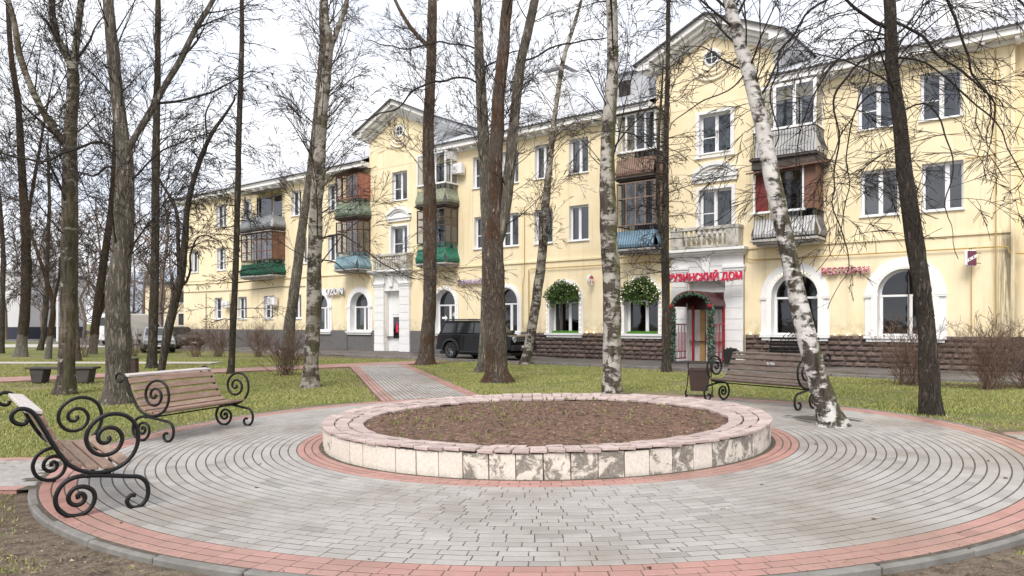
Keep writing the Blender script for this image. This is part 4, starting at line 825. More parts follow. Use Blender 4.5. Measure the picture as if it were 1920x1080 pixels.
q = MB().box(3.9,5.7,1.6,4.5,12.2,13.85); q.build('dormer', MAT['roof'], roof); q = MB(); q.box(3.75,5.85,1.45,4.6,13.852,13.93); q.build('dormer_roof', MAT['roof'], roof); box('dormer_hatch', MAT['joint'], roof, 4.05,4.7,1.585,1.599,12.75,13.5)
# ---- pediment gables
for a, b in GAB:
    c = (a+b)/2; hw = (b-a)/2; sl = .448; E = 13.2; ap = E+hw*sl
    q = MB(); q.poly([(a,-.012,11.0),(b,-.012,11.0),(b,-.012,E),(c,-.012,ap),(a,-.012,E)]); g_ = q.build('gable_wall', MAT['wall'], B)
    q = MB(); q.poly([(b,-.012,11.3),(b,5,11.3),(b,5,E),(b,-.012,E)]); q.poly([(a,5,11.3),(a,-.012,11.3),(a,-.012,E),(a,5,E)]); q.build('gable_cheek', MAT['white'], B)
    def rake(mb, dz0, dz1, out, ov):     # sloped bands following both rakes and returning along the sides
        for s in (-1, 1):
            x1 = c+s*(hw+ov); ze = ap-(hw+ov)*sl
            mb.add([(c,-out,ap+dz0),(x1,-out,ze+dz0),(x1,-out,ze+dz1),(c,-out,ap+dz1),(c,0,ap+dz0),(x1,0,ze+dz0),(x1,0,ze+dz1),(c,0,ap+dz1)], [(0,1,2,3),(7,6,5,4),(0,4,5,1),(3,2,6,7),(1,5,6,2)])
            xi = c+s*hw; lo_, hi_ = min(xi,x1), max(xi,x1); mb.box(lo_,hi_,-out+.003,5,ze+dz0+.004,ze+dz1-.004)
    q = MB(); rake(q, .02, .3, .68, .62); rake(q, -.16, .018, .5, .45); rake(q, -.36, -.162, .26, .22); rake(q, -.48, -.362, .12, .1); q.build('cornice', MAT['white'], B)
    q = MB(); ov = .74
    for s in (-1, 1):
        x1 = c+s*(hw+ov); z1 = ap+.34-(hw+ov)*sl
        q.add([(c,-.8,ap+.34),(x1,-.8,z1),(x1,6.5,z1),(c,6.5,ap+.34)], [(0,1,2,3)])
    q.build('gable_roof', MAT['roof'], roof); q = MB()
    for s in (-1, 1):
        x1 = c+s*(hw+ov); z1 = ap+.34-(hw+ov)*sl
        q.add([(c,-.81,ap+.27),(x1,-.81,z1-.07),(x1,-.81,z1+.01),(c,-.81,ap+.35)], [(0,1,2,3)]); xs0 = x1+s*.005; q.add([(xs0,-.8,z1-.06),(xs0,6,z1-.06),(xs0,6,z1+.01),(xs0,-.8,z1+.01)], [(0,1,2,3)])
    q.build('roof_edge', MAT['roofedge'], roof)
    q = MB(); q.lathe([(.27,-.04),(.27,-.075),(.36,-.075),(.4,-.03),(.4,-.013)], 24, (c,0,13.02), 'y', cap=False); oc = q.build('oculus', MAT['white'], B); q = MB(); q.lathe([(.001,-.04),(.28,-.04),(.28,-.03),(.001,-.03)], 24, (c,0,13.02), 'y'); q.build('pane', MAT['carglass'], oc)
    q = MB(); q.box(c-.015,c+.015,-.06,-.041,12.76,13.28); q.box(c-.26,c+.26,-.058,-.042,13.005,13.035); q.build('muntin', MAT['upvc'], oc)
    q = MB()                            # plaster swag under the oculus
    for k2, (w2, d2, r2) in enumerate(((.85,.5,.07),(.62,.34,.06),(.4,.2,.05))): q.tube([(c+w2*math.sin(t*.157-1.57), -.04, 12.72-d2*math.cos(t*.157-1.57)*1.3) for t in range(21)], [r2*(1+.25*math.sin(t*1.9)) for t in range(21)], 6)
    for s in (-1,1): q.lathe([(.01,-.06),(.08,-.05),(.08,-.012)], 10, (c+s*.82,0,12.75), 'y'); q.tube([(c+s*.82,-.015,12.72),(c+s*.87,-.015,12.42)], [.045,.02], 6)
    q.build('plaster_swag', MAT['cream'], B, smooth=True)
# ---- segmental hoods over the first floor windows of the gables
for c in (-9.9, 9.72):
    q = MB(); n_ = 14; Rr = 1.35; cz = 7.95-.75
    def seg(r_, y0, y1, r2):
        P0 = [(c+r_*math.sin((k/n_*2-1)*.86), cz+r_*math.cos((k/n_*2-1)*.86)) for k in range(n_+1)]; P1 = [(c+r2*math.sin((k/n_*2-1)*.86), cz+r2*math.cos((k/n_*2-1)*.86)) for k in range(n_+1)]
        for k in range(n_): q.add([(P0[k][0],y0,P0[k][1]),(P0[k+1][0],y0,P0[k+1][1]),(P1[k+1][0],y0,P1[k+1][1]),(P1[k][0],y0,P1[k][1]),(P0[k][0],y1,P0[k][1]),(P0[k+1][0],y1,P0[k+1][1]),(P1[k+1][0],y1,P1[k+1][1]),(P1[k][0],y1,P1[k][1])],[(0,1,2,3),(0,4,5,1),(3,2,6,7),(4,7,6,5)])
    seg(1.2,-.2,-.003,1.36); seg(1.08,-.13,-.004,1.198)
    q.box(c-1.05,c+1.05,-.16,-.004,7.86,8.0); q.box(c-.98,c+.98,-.1,-.005,7.7,7.858); q.box(c-.62,c+.62,-.045,-.006,8.0,8.22); q.build('window_hood', MAT['white'], B)
# ---- portals
def portal(l, r_, d0, d1, zt, name, fan=True):
    o = MB(); bl = .46
    for a, b in ((l, d0), (d1, r_)):
        z = 0; k = 0
        while z < 3.9:
            h = min(bl, 3.98-z); o.box(a+(.02 if k else 0), b-(.02 if k else 0), -.16, -.002, z+.012, z+h-.012); z += h; k += 1
        o.box(a+.03,b-.03,-.13,-.003,0,3.98); o.box(a-.08,b+.08,-.26,-.003,3.99,4.1); o.box(a-.04,b+.04,-.21,-.003,3.88,3.988)
    o.box(l,r_,-.14,-.004,zt,4.62) if zt > 4.1 else o.box(d0,d1,-.12,-.004,zt,4.098)
    o.box(l,r_,-.14,-.005,4.102,4.6); c = (l+r_)/2; o.prism([(c-.14,3.85),(c+.14,3.85),(c+.22,4.6),(c-.22,4.6)], -.24, -.142)
    o.box(l-.12,r_+.12,-.42,-.004,4.62,4.72); o.box(l-.2,r_+.2,-.55,-.003,4.722,4.84); o.box(l-.06,r_+.06,-.3,-.006,4.54,4.618)
    return o.build('portal', MAT['white'], B, bevel=.006)
def balustrade(l, r_, name='stone_balustrade'):
    o = MB(); o.box(l,r_,-.55,-.02,4.85,4.97); o.box(l-.03,r_+.03,-.58,-.36,5.62,5.76)
    o.box(l,l+.55,-.55,-.36,4.97,5.62); o.box(r_-.55,r_,-.55,-.36,4.97,5.62); o.box(r_-.19,r_,-.36,-.02,4.97,5.62); o.box(r_-.2,r_+.03,-.36,-.02,5.621,5.758)
    o = o.build('stone_balustrade', cm('mossy_plaster',(.6,.58,.53),dirt=.75), B, bevel=.012)
    q = MB(); q.lathe([(.06,0),(.06,.05),(.035,.09),(.085,.24),(.095,.32),(.06,.46),(.035,.56),(.06,.6),(.06,.65)], 10); bm_ = q.mesh('baluster', cm('mossy_plaster',(.6,.58,.53)), smooth=True)
    n_ = 8
    for i in range(n_): link(bpy.data.objects.new('baluster', bm_), o, (l+.7+(r_-l-1.4)*i/(n_-1), -.455, 4.97))
pL = portal(-11.98,-8.9,-11.1,-9.78,3.6,'p'); balustrade(-11.6,-8.75)
pR = portal(7.74,11.0,8.5,10.2,3.5,'p'); balustrade(7.9,10.95)
# left doorway: recessed white panel and glazed door
q = MB(); q.quad((-11.07,0,0),(-11.07,.3,0),(-11.07,.3,3.6),(-11.07,0,3.6)); q.quad((-9.81,.3,0),(-9.81,0,0),(-9.81,0,3.6),(-9.81,.3,3.6)); q.quad((-11.07,.3,3.6),(-9.81,.3,3.6),(-9.81,0,3.6),(-11.07,0,3.6)); q.box(-11.07,-9.81,.25,.3,2.2,3.6); q.box(-11.07,-10.8,.251,.299,0,2.198); q.build('door_recess', MAT['white'], B)
d = MB(); d.box(-10.8,-9.81,.22,.27,.02,.78); d.box(-10.8,-9.81,.22,.27,2.05,2.18); d.box(-10.8,-10.68,.221,.269,.78,2.05); d.box(-9.93,-9.81,.221,.269,.78,2.05); d = d.build('door', MAT['upvc'], B)
MB().quad((-10.7,.245,.78),(-9.9,.245,.78),(-9.9,.245,2.05),(-10.7,.245,2.05)).build('pane', MAT['glassd'], d)
q = MB(); q.lathe([(.01,-.14),(.13,-.1),(.09,.0),(.12,.25),(.05,.36),(.07,.44),(.01,.52)], 10, (-10.35,.236,1.25)); q.v = [(x,.232+(y-.236)*.05,z) for x,y,z in q.v]; q.build('poster', MAT['signred'], d); box('handle', MAT['plastic'], d, -9.9,-9.86,.17,.219,1.0,1.25)
# right doorway
q = MB(); q.quad((8.5,0,0),(8.5,.3,0),(8.5,.3,3.52),(8.5,0,3.52)); q.quad((10.2,.3,0),(10.2,0,0),(10.2,0,3.52),(10.2,.3,3.52)); q.box(8.5,10.2,.28,.3,0,3.52); q.quad((8.5,0,3.52),(8.5,.3,3.52),(10.2,.3,3.52),(10.2,0,3.52)); q.build('door_recess', MAT['white'], B)
d = MB().box(9.2,9.78,.2,.25,.02,2.2).build('door', MAT['upvc'], B, bevel=.01); box('notice', MAT['maroon'], d, 9.34,9.64,.185,.199,1.5,1.6); box('notice', MAT['darkc'], d, 9.44,9.54,.185,.199,1.1,1.16); box('handle', MAT['rim'], d, 9.24,9.27,.15,.199,.95,1.2); box('tan_jamb', MAT['tan'], B, 8.95,9.18,.14,.25,0,2.3)
box('door', MAT['upvc'], B, 9.8,10.16,.2,.25,.02,2.2, bevel=.01)
# ---- gas pipes and cables on the wall
for P, r_ in (([(11.1,-.12,4.36),(11.4,-.12,4.27),(19.9,-.12,4.27),(20.15,-.12,4.25),(20.2,-.12,4.05),(20.6,.3,4.02),(29,.3,4.02)],.024),([(19.82,-.14,1.3),(19.82,-.14,11.0)],.02),([(19.1,-.1,4.25),(19.1,-.1,1.3)],.016),([(-.2,-.12,1.45),(-.2,-.12,4.36),(0,-.12,4.42),(7.6,-.12,4.42)],.025),([(-.6,-.1,1.45),(-.6,-.1,3.7),(-.5,-.1,4.1),(-.5,-.1,7.6),(-.35,-.1,7.62)],.018),([(18.9,-.08,7.4),(19.82,-.1,7.4)],.02)): MB().tube(P, r_, 6).build('gas_pipe', MAT['gas'], B)
for P, r_ in (([(A0,-.05,4.15),(-26,-.06,4.1),(-22,-.05,4.2),(-19,-.05,4.15)],.02),([(-35,-.05,4.98),(-25.5,-.05,4.9)],.012),([(11.02,-.1,4.5),(11.02,-.1,.2)],.015),([(7.6,-.6,4.5),(9.0,-.4,4.3),(9.6,-.3,3.6),(10.2,-.3,3.2)],.012),([(-28.2,-.05,3.9),(-28.2,-.05,1.3)],.02),([(-31.6,-.05,4.0),(-31.6,-.05,1.3)],.02)): MB().tube(P, r_, 5).build('wall_cable', MAT['cable'], B)
q = MB().box(A1-.06,A1+.06,-.12,-.003,1.2,11.0); q.build('corner_strip', MAT['wall'], B)

# ================================================================ things fixed to the front
def on_wall(name, a, y, h): return empty(name, F(a, y, h), FR)
def text_me(s, size, depth, mat, off=0.0, space=1.0):
    cu = bpy.data.curves.new('t', 'FONT'); cu.body = s; cu.size = size; cu.extrude = depth/2; cu.offset = off; cu.align_x = 'CENTER'; cu.space_character = space; cu.resolution_u = 3
    ob = bpy.data.objects.new('t', cu); C.objects.link(ob); bpy.context.view_layer.update()
    me = bpy.data.meshes.new_from_object(ob.evaluated_get(bpy.context.evaluated_depsgraph_get())); bpy.data.objects.remove(ob)
    me.transform(Matrix.Rotation(R(90), 4, 'X'))
    me.materials.clear(); me.materials.append(mat); return me
def letters(name, label, s, a0, a1, y, h, hh, mat, back=None, off=.03, rail=True, bold=.012):
    o = on_wall(name, (a0+a1)/2, y, h); tag(o, label, 'sign')
    me = text_me(s, 1, .06, mat, bold); xs_ = [v.co.x for v in me.vertices]; zs_ = [v.co.z for v in me.vertices]
    sx = (a1-a0)/(max(xs_)-min(xs_)); sz = hh/(max(zs_)-min(zs_)); cx = (max(xs_)+min(xs_))/2; mz = min(zs_)
    def fit(m_, dy):
        for v in m_.vertices: v.co.x = (v.co.x-cx)*sx; v.co.z = (v.co.z-mz)*sz; v.co.y = v.co.y+dy
        return m_
    link(bpy.data.objects.new('letters', fit(me, -.07)), o)
    if back: link(bpy.data.objects.new('letter_backing', fit(text_me(s, 1, .05, back, off), -.012)), o)
    if rail:
        q = MB(); q.box(-(a1-a0)/2+.1,(a1-a0)/2-.1,.02,.05,.05,.08); q.box(-(a1-a0)/2+.1,(a1-a0)/2-.1,.02,.05,hh*.75,hh*.75+.03)
        for x in (-(a1-a0)*.3, (a1-a0)*.3): q.box(x,x+.03,.051,-y-.005 if -y > .06 else .07,.055,.075)
        q.build('mounting_rail', MAT['cable'], o)
    return o
letters('shop_sign', 'red and white lettering ГРУЗИНСКИЙ ДОМ above the dark red canopy', 'ГРУЗИНСКИЙ ДОМ', 7.75, 11.25, -.8, 3.38, .5, MAT['signred'], MAT['upvc'], .08, bold=.035)
letters('shop_sign', 'pink outlined lettering РЕСТОРАН between the arched windows', 'РЕСТОРАН', 14.12, 15.85, -.12, 3.55, .27, MAT['signpink'], MAT['upvc'], .05)
letters('shop_sign', 'white block letters OZON between two arched windows', 'OZON', -16.6, -14.85, -.16, 3.5, .42, MAT['upvc'], MAT['blue'], .01)
letters('shop_sign', 'small lavender lettering beside the arched window behind the car', 'ПАРИКМАХЕРСКАЯ', -5.05, -2.3, -.12, 3.8, .24, MAT['signlav'], MAT['upvc'], .03)
o = on_wall('round_sign', 3.62, -.28, 3.73); tag(o, 'small round white sign with red emblem on the wall', 'sign')
q = MB(); q.lathe([(.02,-.05),(.25,-.05),(.27,-.03),(.27,.03),(.25,.05),(.02,.05)], 24, (0,0,0), 'x'); q.build('sign_box', MAT['upvc'], o); q = MB()
q.add([(.055,math.cos(t*.3142)*-.17,.05+math.sin(t*.3142)*.13) for t in range(11)], [tuple(range(11))]); q.add([(.055,-.14,-.02),(.055,-.06,-.07),(.055,-.08,-.19),(.055,-.15,-.14)],[(0,1,2,3)]); q.add([(.055,.14,-.02),(.055,.06,-.07),(.055,.08,-.19),(.055,.15,-.14)],[(3,2,1,0)]); q.build('emblem', MAT['signred'], o); q = MB(); q.box(-.02,.02,.2,.28,.08,.11); q.box(-.02,.02,.2,.28,-.12,-.09); q.build('bracket', MAT['iron'], o)
o = on_wall('hanging_sign', 19.12, -.38, 3.62); o.rotation_euler = (0,0,FR-.75); tag(o, 'maroon and white projecting sign box hung from the yellow pipe', 'sign')
q = MB(); q.box(-.06,.06,-.24,.2,0,.56); q.build('sign_box', MAT['upvc'], o, bevel=.05, fix=True); q = MB(); q.box(.061,.066,-.18,.16,.03,.53); q.build('sign_face', MAT['maroon'], o)
q = MB(); q.add([(.068,-.18,.14),(.068,.16,.31),(.068,.16,.42),(.068,-.18,.25)],[(0,1,2,3)]); q.build('white_band', MAT['upvc'], o); q = MB(); q.lathe([(.012,.0695),(.03,.0695),(.03,.0705),(.012,.0705)], 10, (0,-.1,.235), 'x'); q.lathe([(.012,.0695),(.03,.0695),(.03,.0705),(.012,.0705)], 10, (0,.05,.31), 'x'); q.build('mark', MAT['maroon'], o)
q = MB(); q.box(-.01,.01,.2,.38,.45,.47); q.box(-.01,.01,.2,.38,.1,.12); q.tube([(0,-.05,.56),(0,-.05,.62),(0,.2,.64)], .01, 5); q.build('bracket', MAT['iron'], o)
# number sign stickers on the hairdresser window
o = on_wall('window_lettering', -6.15, .3, 1.3); tag(o, 'white arrow and figures stuck on the arched window behind the car', 'lettering')
me = text_me('41', .42, .004, MAT['upvc']); link(bpy.data.objects.new('letters', me), o, (.45,0,.72)); me = text_me('А', .3, .004, MAT['upvc']); link(bpy.data.objects.new('letters', me), o, (.45,0,.36))
q = MB(); q.prism([(-.55,.62),(-.3,.62),(-.3,.52),(-.12,.68),(-.3,.84),(-.3,.74),(-.55,.74)], -.004, 0); q.build('arrow', MAT['upvc'], o)
# air conditioners
for lab, a, h, s in (('white air conditioner under the eaves beside the white glazed balcony', -4.95, 9.82, 1), ('white air conditioner at a ground floor window behind the birch', -22.4, 2.95, 1), ('small white air conditioner on the wall near the building end', -28.4, 2.85, .85)):
    o = on_wall('air_conditioner', a, -.12, h); tag(o, lab, 'air conditioner', 'air conditioners on the yellow wall'); o.scale = (s,s,s)
    box('casing', MAT['upvc'], o, -.4,.4,-.32,-.02,0,.56, bevel=.02)
    q = MB(); q.lathe([(.01,-.335),(.19,-.335),(.21,-.321),(.21,-.3)], 18, (-.1,0,.28), 'y'); g_ = q.build('fan_grille', MAT['darkc'], o); q = MB()
    for r2 in (.07,.13,.2): q.lathe([(r2-.008,-.345),(r2+.008,-.345),(r2+.008,-.336),(r2-.008,-.336)], 18, (-.1,0,.28), 'y')
    q.build('fan_ring', MAT['upvc'], g_); q = MB(); q.box(-.3,-.27,-.3,.1,-.06,-.02); q.box(.27,.3,-.3,.1,-.06,-.02); q.build('bracket', MAT['upvc'], o)
# entrance canopy with red posts and railings
o = on_wall('entrance_canopy', 9.35, 0, 0); tag(o, 'dark red barrel canopy over the restaurant entrance with red posts', 'canopy')
n_ = 16; P = [(math.cos(math.pi*k/n_)*.9, 2.4+math.sin(math.pi*k/n_)*.62) for k in range(n_+1)]; q = MB()
for k in range(n_):
    (x0,z0),(x1,z1) = P[k], P[k+1]; q.add([(x0,-1.6,z0),(x1,-1.6,z1),(x1,-.17,z1),(x0,-.17,z0),(x0*.975,-1.6,z0-.03),(x1*.975,-1.6,z1-.03),(x1*.975,-.17,z1-.03),(x0*.975,-.17,z0-.03)],[(0,1,2,3),(7,6,5,4),(0,4,5,1),(3,2,6,7)])
q.build('barrel_roof', MAT['awn'], o, smooth=False); q = MB()
for k in range(n_):
    (x0,z0),(x1,z1) = P[k], P[k+1]; q.add([(x0*.97,-1.605,z0-.01),(x1*.97,-1.605,z1-.01),(x1*.8,-1.605,2.4+(z1-2.4)*.75),(x0*.8,-1.605,2.4+(z0-2.4)*.75)],[(3,2,1,0)])
q.build('front_board', MAT['redp'], o)
for x, y in ((-.86,-1.55),(.86,-1.55),(-.5,-.3),(.82,-.2)):
    box('post', MAT['redp'], o, x-.045,x+.045,y-.045,y+.045,0,2.42)
for sx in (-1, 1):
    q = MB(); q.box(sx*.86-.02,sx*.86+.02,-1.5,-.25,.15,.2); q.box(sx*.86-.02,sx*.86+.02,-1.5,-.25,1.6,1.65); q.box(sx*.86-.02,sx*.86+.02,-1.5,-.25,.45,.48)
    for i in range(9): y = -1.4+.14*i; q.box(sx*.86-.012,sx*.86+.012,y-.012,y+.012,.2 if i % 3 else .48,1.6 if i % 2 else 1.3)
    q.build('railing', MAT['redp'], o)
q = MB(); q.box(-.95,.95,-1.7,-.17,0,.05); q.build('step', MAT['darkc'], o); box('inner_board', MAT['awn'], o, -.82,.82,-.2,-.165,2.25,2.98)
def leaf_cloud(mb, pts, n, rad, s, rg):
    for i in range(n):
        p = rg.choice(pts); c = Vector(p) + Vector((rg.gauss(0,1), rg.gauss(0,1), rg.gauss(0,1))).normalized()*rad*rg.random()**.4
        u = Vector((rg.gauss(0,1), rg.gauss(0,1), rg.gauss(0,1))).normalized(); v = u.orthogonal(); v.normalize(); l = s*rg.uniform(.6,1.4)
        mb.add([c-u*l, c+v*l*.35, c+u*l, c-v*l*.35], [(0,1,2,3)])
grg = random.Random(5)
for lab, x in (('fir garland column wound round the entrance post nearer the slim trunk', -.86), ('fir garland column wound round the entrance post nearer the plant pot', .86)):
    o = on_wall('fir_garland', 9.35+x, -1.55, 0); tag(o, lab, 'garland', 'fir garlands at the entrance'); q = MB(); leaf_cloud(q, [(0,0,.06+.02*i) for i in range(115)], 1500, .15, .07, grg); q.build('fir_sprigs', MAT['garland'], o)
    q = MB()
    for i in range(14): q.lathe([(.002,-.025),(.022,-.012),(.022,.012),(.002,.025)], 6, (grg.uniform(-.12,.12),-.13,grg.uniform(.2,2.2)))
    tag(q.build('red_berries', MAT['redp'], o), kind='stuff'); q = MB(); q.lathe([(.01,-.1),(.1,-.03),(.1,.05),(.01,.1)], 7, (0,-.14,2.36)); q.build('red_bow', MAT['redp'], o)
o = on_wall('fir_garland', 9.35, -1.62, 2.4); tag(o, 'fir garland hung along the arched front of the canopy', 'garland', 'fir garlands at the entrance'); q = MB(); leaf_cloud(q, [(math.cos(math.pi*k/40)*.8,0,math.sin(math.pi*k/40)*.5) for k in range(41)], 700, .09, .06, grg); q.build('fir_sprigs', MAT['garland'], o)
# flower garlands over two shop windows, turf boxes on their sills
for lab, lab2, (c, r, ro) in (('leafy garland with many ivory flowers over the window behind the mossy birch', 'strip of bright artificial turf on the window sill near the mossy birch', ARCH[2]), ('darker leafy garland over the window beside the round sign', 'strip of bright artificial turf on the window sill near the round sign', ARCH[3])):
    o = on_wall('flower_garland', c, -.25, SPR); tag(o, lab, 'garland', 'flower garlands over the shop windows'); P = [(math.cos(math.pi*k/40)*r_*1.08,0,math.sin(math.pi*k/40)*r_*1.02+.02) for k in range(2,39) for r_ in (r*.6,r*.8,r*.95,r*1.08)] + [(x*.12-.95,0,.08+.1*math.cos(x*1.7)) for x in range(17)]
    q = MB(); P = [(x*.93+.05*math.sin(z*9+c), y, z*.93+.06*math.sin(x*7+c)) for x, y, z in P] + [(grg.uniform(-.9,.9), -.05, grg.uniform(-.22,.1)) for _ in range(14)]; leaf_cloud(q, P, 2300, .17, .065, grg); q.build('foliage', MAT['ivy'], o); q = MB()
    for i in range(46 if c > 4 else 14): p = grg.choice(P); q.lathe([(.002,-.03),(.028,-.01),(.028,.012),(.002,.035)], 6, (p[0]+grg.gauss(0,.08), -.14-grg.random()*.06, p[2]+grg.gauss(0,.08)))
    tag(q.build('ivory_flowers', MAT['flower'], o), kind='stuff')
    o = on_wall('turf_box', c, .12, 1.19); tag(o, lab2, 'planter box', 'turf boxes on the sills'); q = MB()
    for i in range(1500): x, y = grg.uniform(-r+.06,r-.06), grg.uniform(-.08,.08); q.add([(x-.008,y,0),(x+.008,y,0),(x+grg.uniform(-.02,.02),y+grg.uniform(-.02,.02),grg.uniform(.09,.14))],[(0,1,2)])
    q.build('turf_blades', MAT['turf'], o); box('tray', MAT['turf'], o, -r+.05,r-.05,-.09,.09,.001,.04)
# light strings on arches and plinth
for lab, c, ro, n_ in (('string of warm lights round the arched window nearest the corner', 17.0, 1.0, 40), ('string of warm lights round the arched window behind the leaning birch', 13.05, 1.0, 40), ('string of warm lights round the flowered window behind the mossy birch', 6.2, 1.0, 30), ('string of warm lights round the window beside the round sign', 1.95, 1.0, 26), ('string of warm lights round the window behind the parked black car', -6.15, .95, 24)):
    o = on_wall('light_string', c, -.15, SPR); tag(o, lab, 'lights', 'warm light strings on the facade'); P = []
    for i in range(n_+1):
        t = i/n_*(math.pi+3.0)-1.5; P.append((ro, 0, t) if t < 0 else (math.cos(t)*ro,0,math.sin(t)*ro) if t < math.pi else (-ro,0,math.pi-t))
    q = MB()
    for p in P: q.lathe([(.002,-.012),(.012,-.006),(.012,.006),(.002,.012)], 6, (p[0],-.012,p[2]))
    tag(q.build('bulbs', MAT['bulb'], o), kind='stuff'); q = MB(); q.tube(P, .006, 4); q.build('wire', MAT['upvc'], o)
for lab, aa, hh in (('warm lights along the stone plinth under the restaurant sign', (14.6,15.05,15.5,16.0), 1.25), ('warm lights on the stone plinth right of the entrance', (11.3,11.75), 1.25), ('warm lights on the stone plinth between the flowered windows', (3.3,3.7), 1.24)):
    o = on_wall('light_string', aa[0], -.1, hh); tag(o, lab, 'lights', 'warm light strings on the facade'); q = MB()
    for x in aa: MB().lathe([(.002,-.03),(.03,-.015),(.03,.015),(.002,.03)], 8, (x-aa[0],-.03,0)).build('bulb', MAT['bulb'], o)
    q = MB(); q.tube([(0,0,-.02),(aa[-1]-aa[0],0,-.02)], .006, 4); q.build('wire', MAT['cable'], o)
# pot by the entrance, bench against the wall, vertical red sign
o = on_wall('plant_pot', 10.9, -1.3, .006); tag(o, 'dark tapered plant pot standing right of the entrance', 'pot'); q = MB(); q.add([(-.15,-.15,0),(.15,-.15,0),(.15,.15,0),(-.15,.15,0),(-.22,-.22,.62),(.22,-.22,.68),(.22,.22,.66),(-.22,.22,.6),(-.17,-.17,.55),(.17,-.17,.55),(.17,.17,.55),(-.17,.17,.55)],[(0,1,5,4),(1,2,6,5),(2,3,7,6),(3,0,4,7),(4,5,9,8),(5,6,10,9),(6,7,11,10),(7,4,8,11),(8,9,10,11)]); q.build('pot', MAT['plastic'], o, bevel=.012, fix=True); q = MB(); leaf_cloud(q, [(x*.08,0,.6) for x in range(-1,2)], 60, .1, .06, grg); q.build('plant', MAT['ivy'], o)
o = on_wall('garden_bench', 13.2, -.75, .006); tag(o, 'black bench standing against the stone plinth under the arched window', 'bench')
for i in range(5): box('back_slat', MAT['iron'], o, -.95,.95,.12+.02*i,.15+.02*i,.5+.13*i,.59+.13*i, bevel=.006)
for i in range(3): box('seat_slat', MAT['iron'], o, -.95,.95,-.35+.15*i,-.22+.15*i,.42,.45, bevel=.006)
for sx in (-.9,.9):
    q = MB(); q.tube([(sx,-.33,0),(sx,-.33,.42),(sx,.1,.42),(sx,.22,1.12)], .025, 6); q.tube([(sx,.12,.42),(sx,.2,0)], .025, 6); q.tube([(sx,-.33,.42),(sx,-.33,.66),(sx,.15,.68)], .02, 6); q.build('side_frame', MAT['iron'], o)
o = on_wall('vertical_sign', 7.45, -.14, 1.25); tag(o, 'narrow red vertical letter sign left of the entrance', 'sign'); box('board', MAT['upvc'], o, -.12,.12,0,.05,0,1.3, bevel=.01)
for i in range(5): box('red_tile', MAT['signred'], o, -.1,.1,-.012,-.001,.04+.25*i,.24+.25*i, bevel=.004)

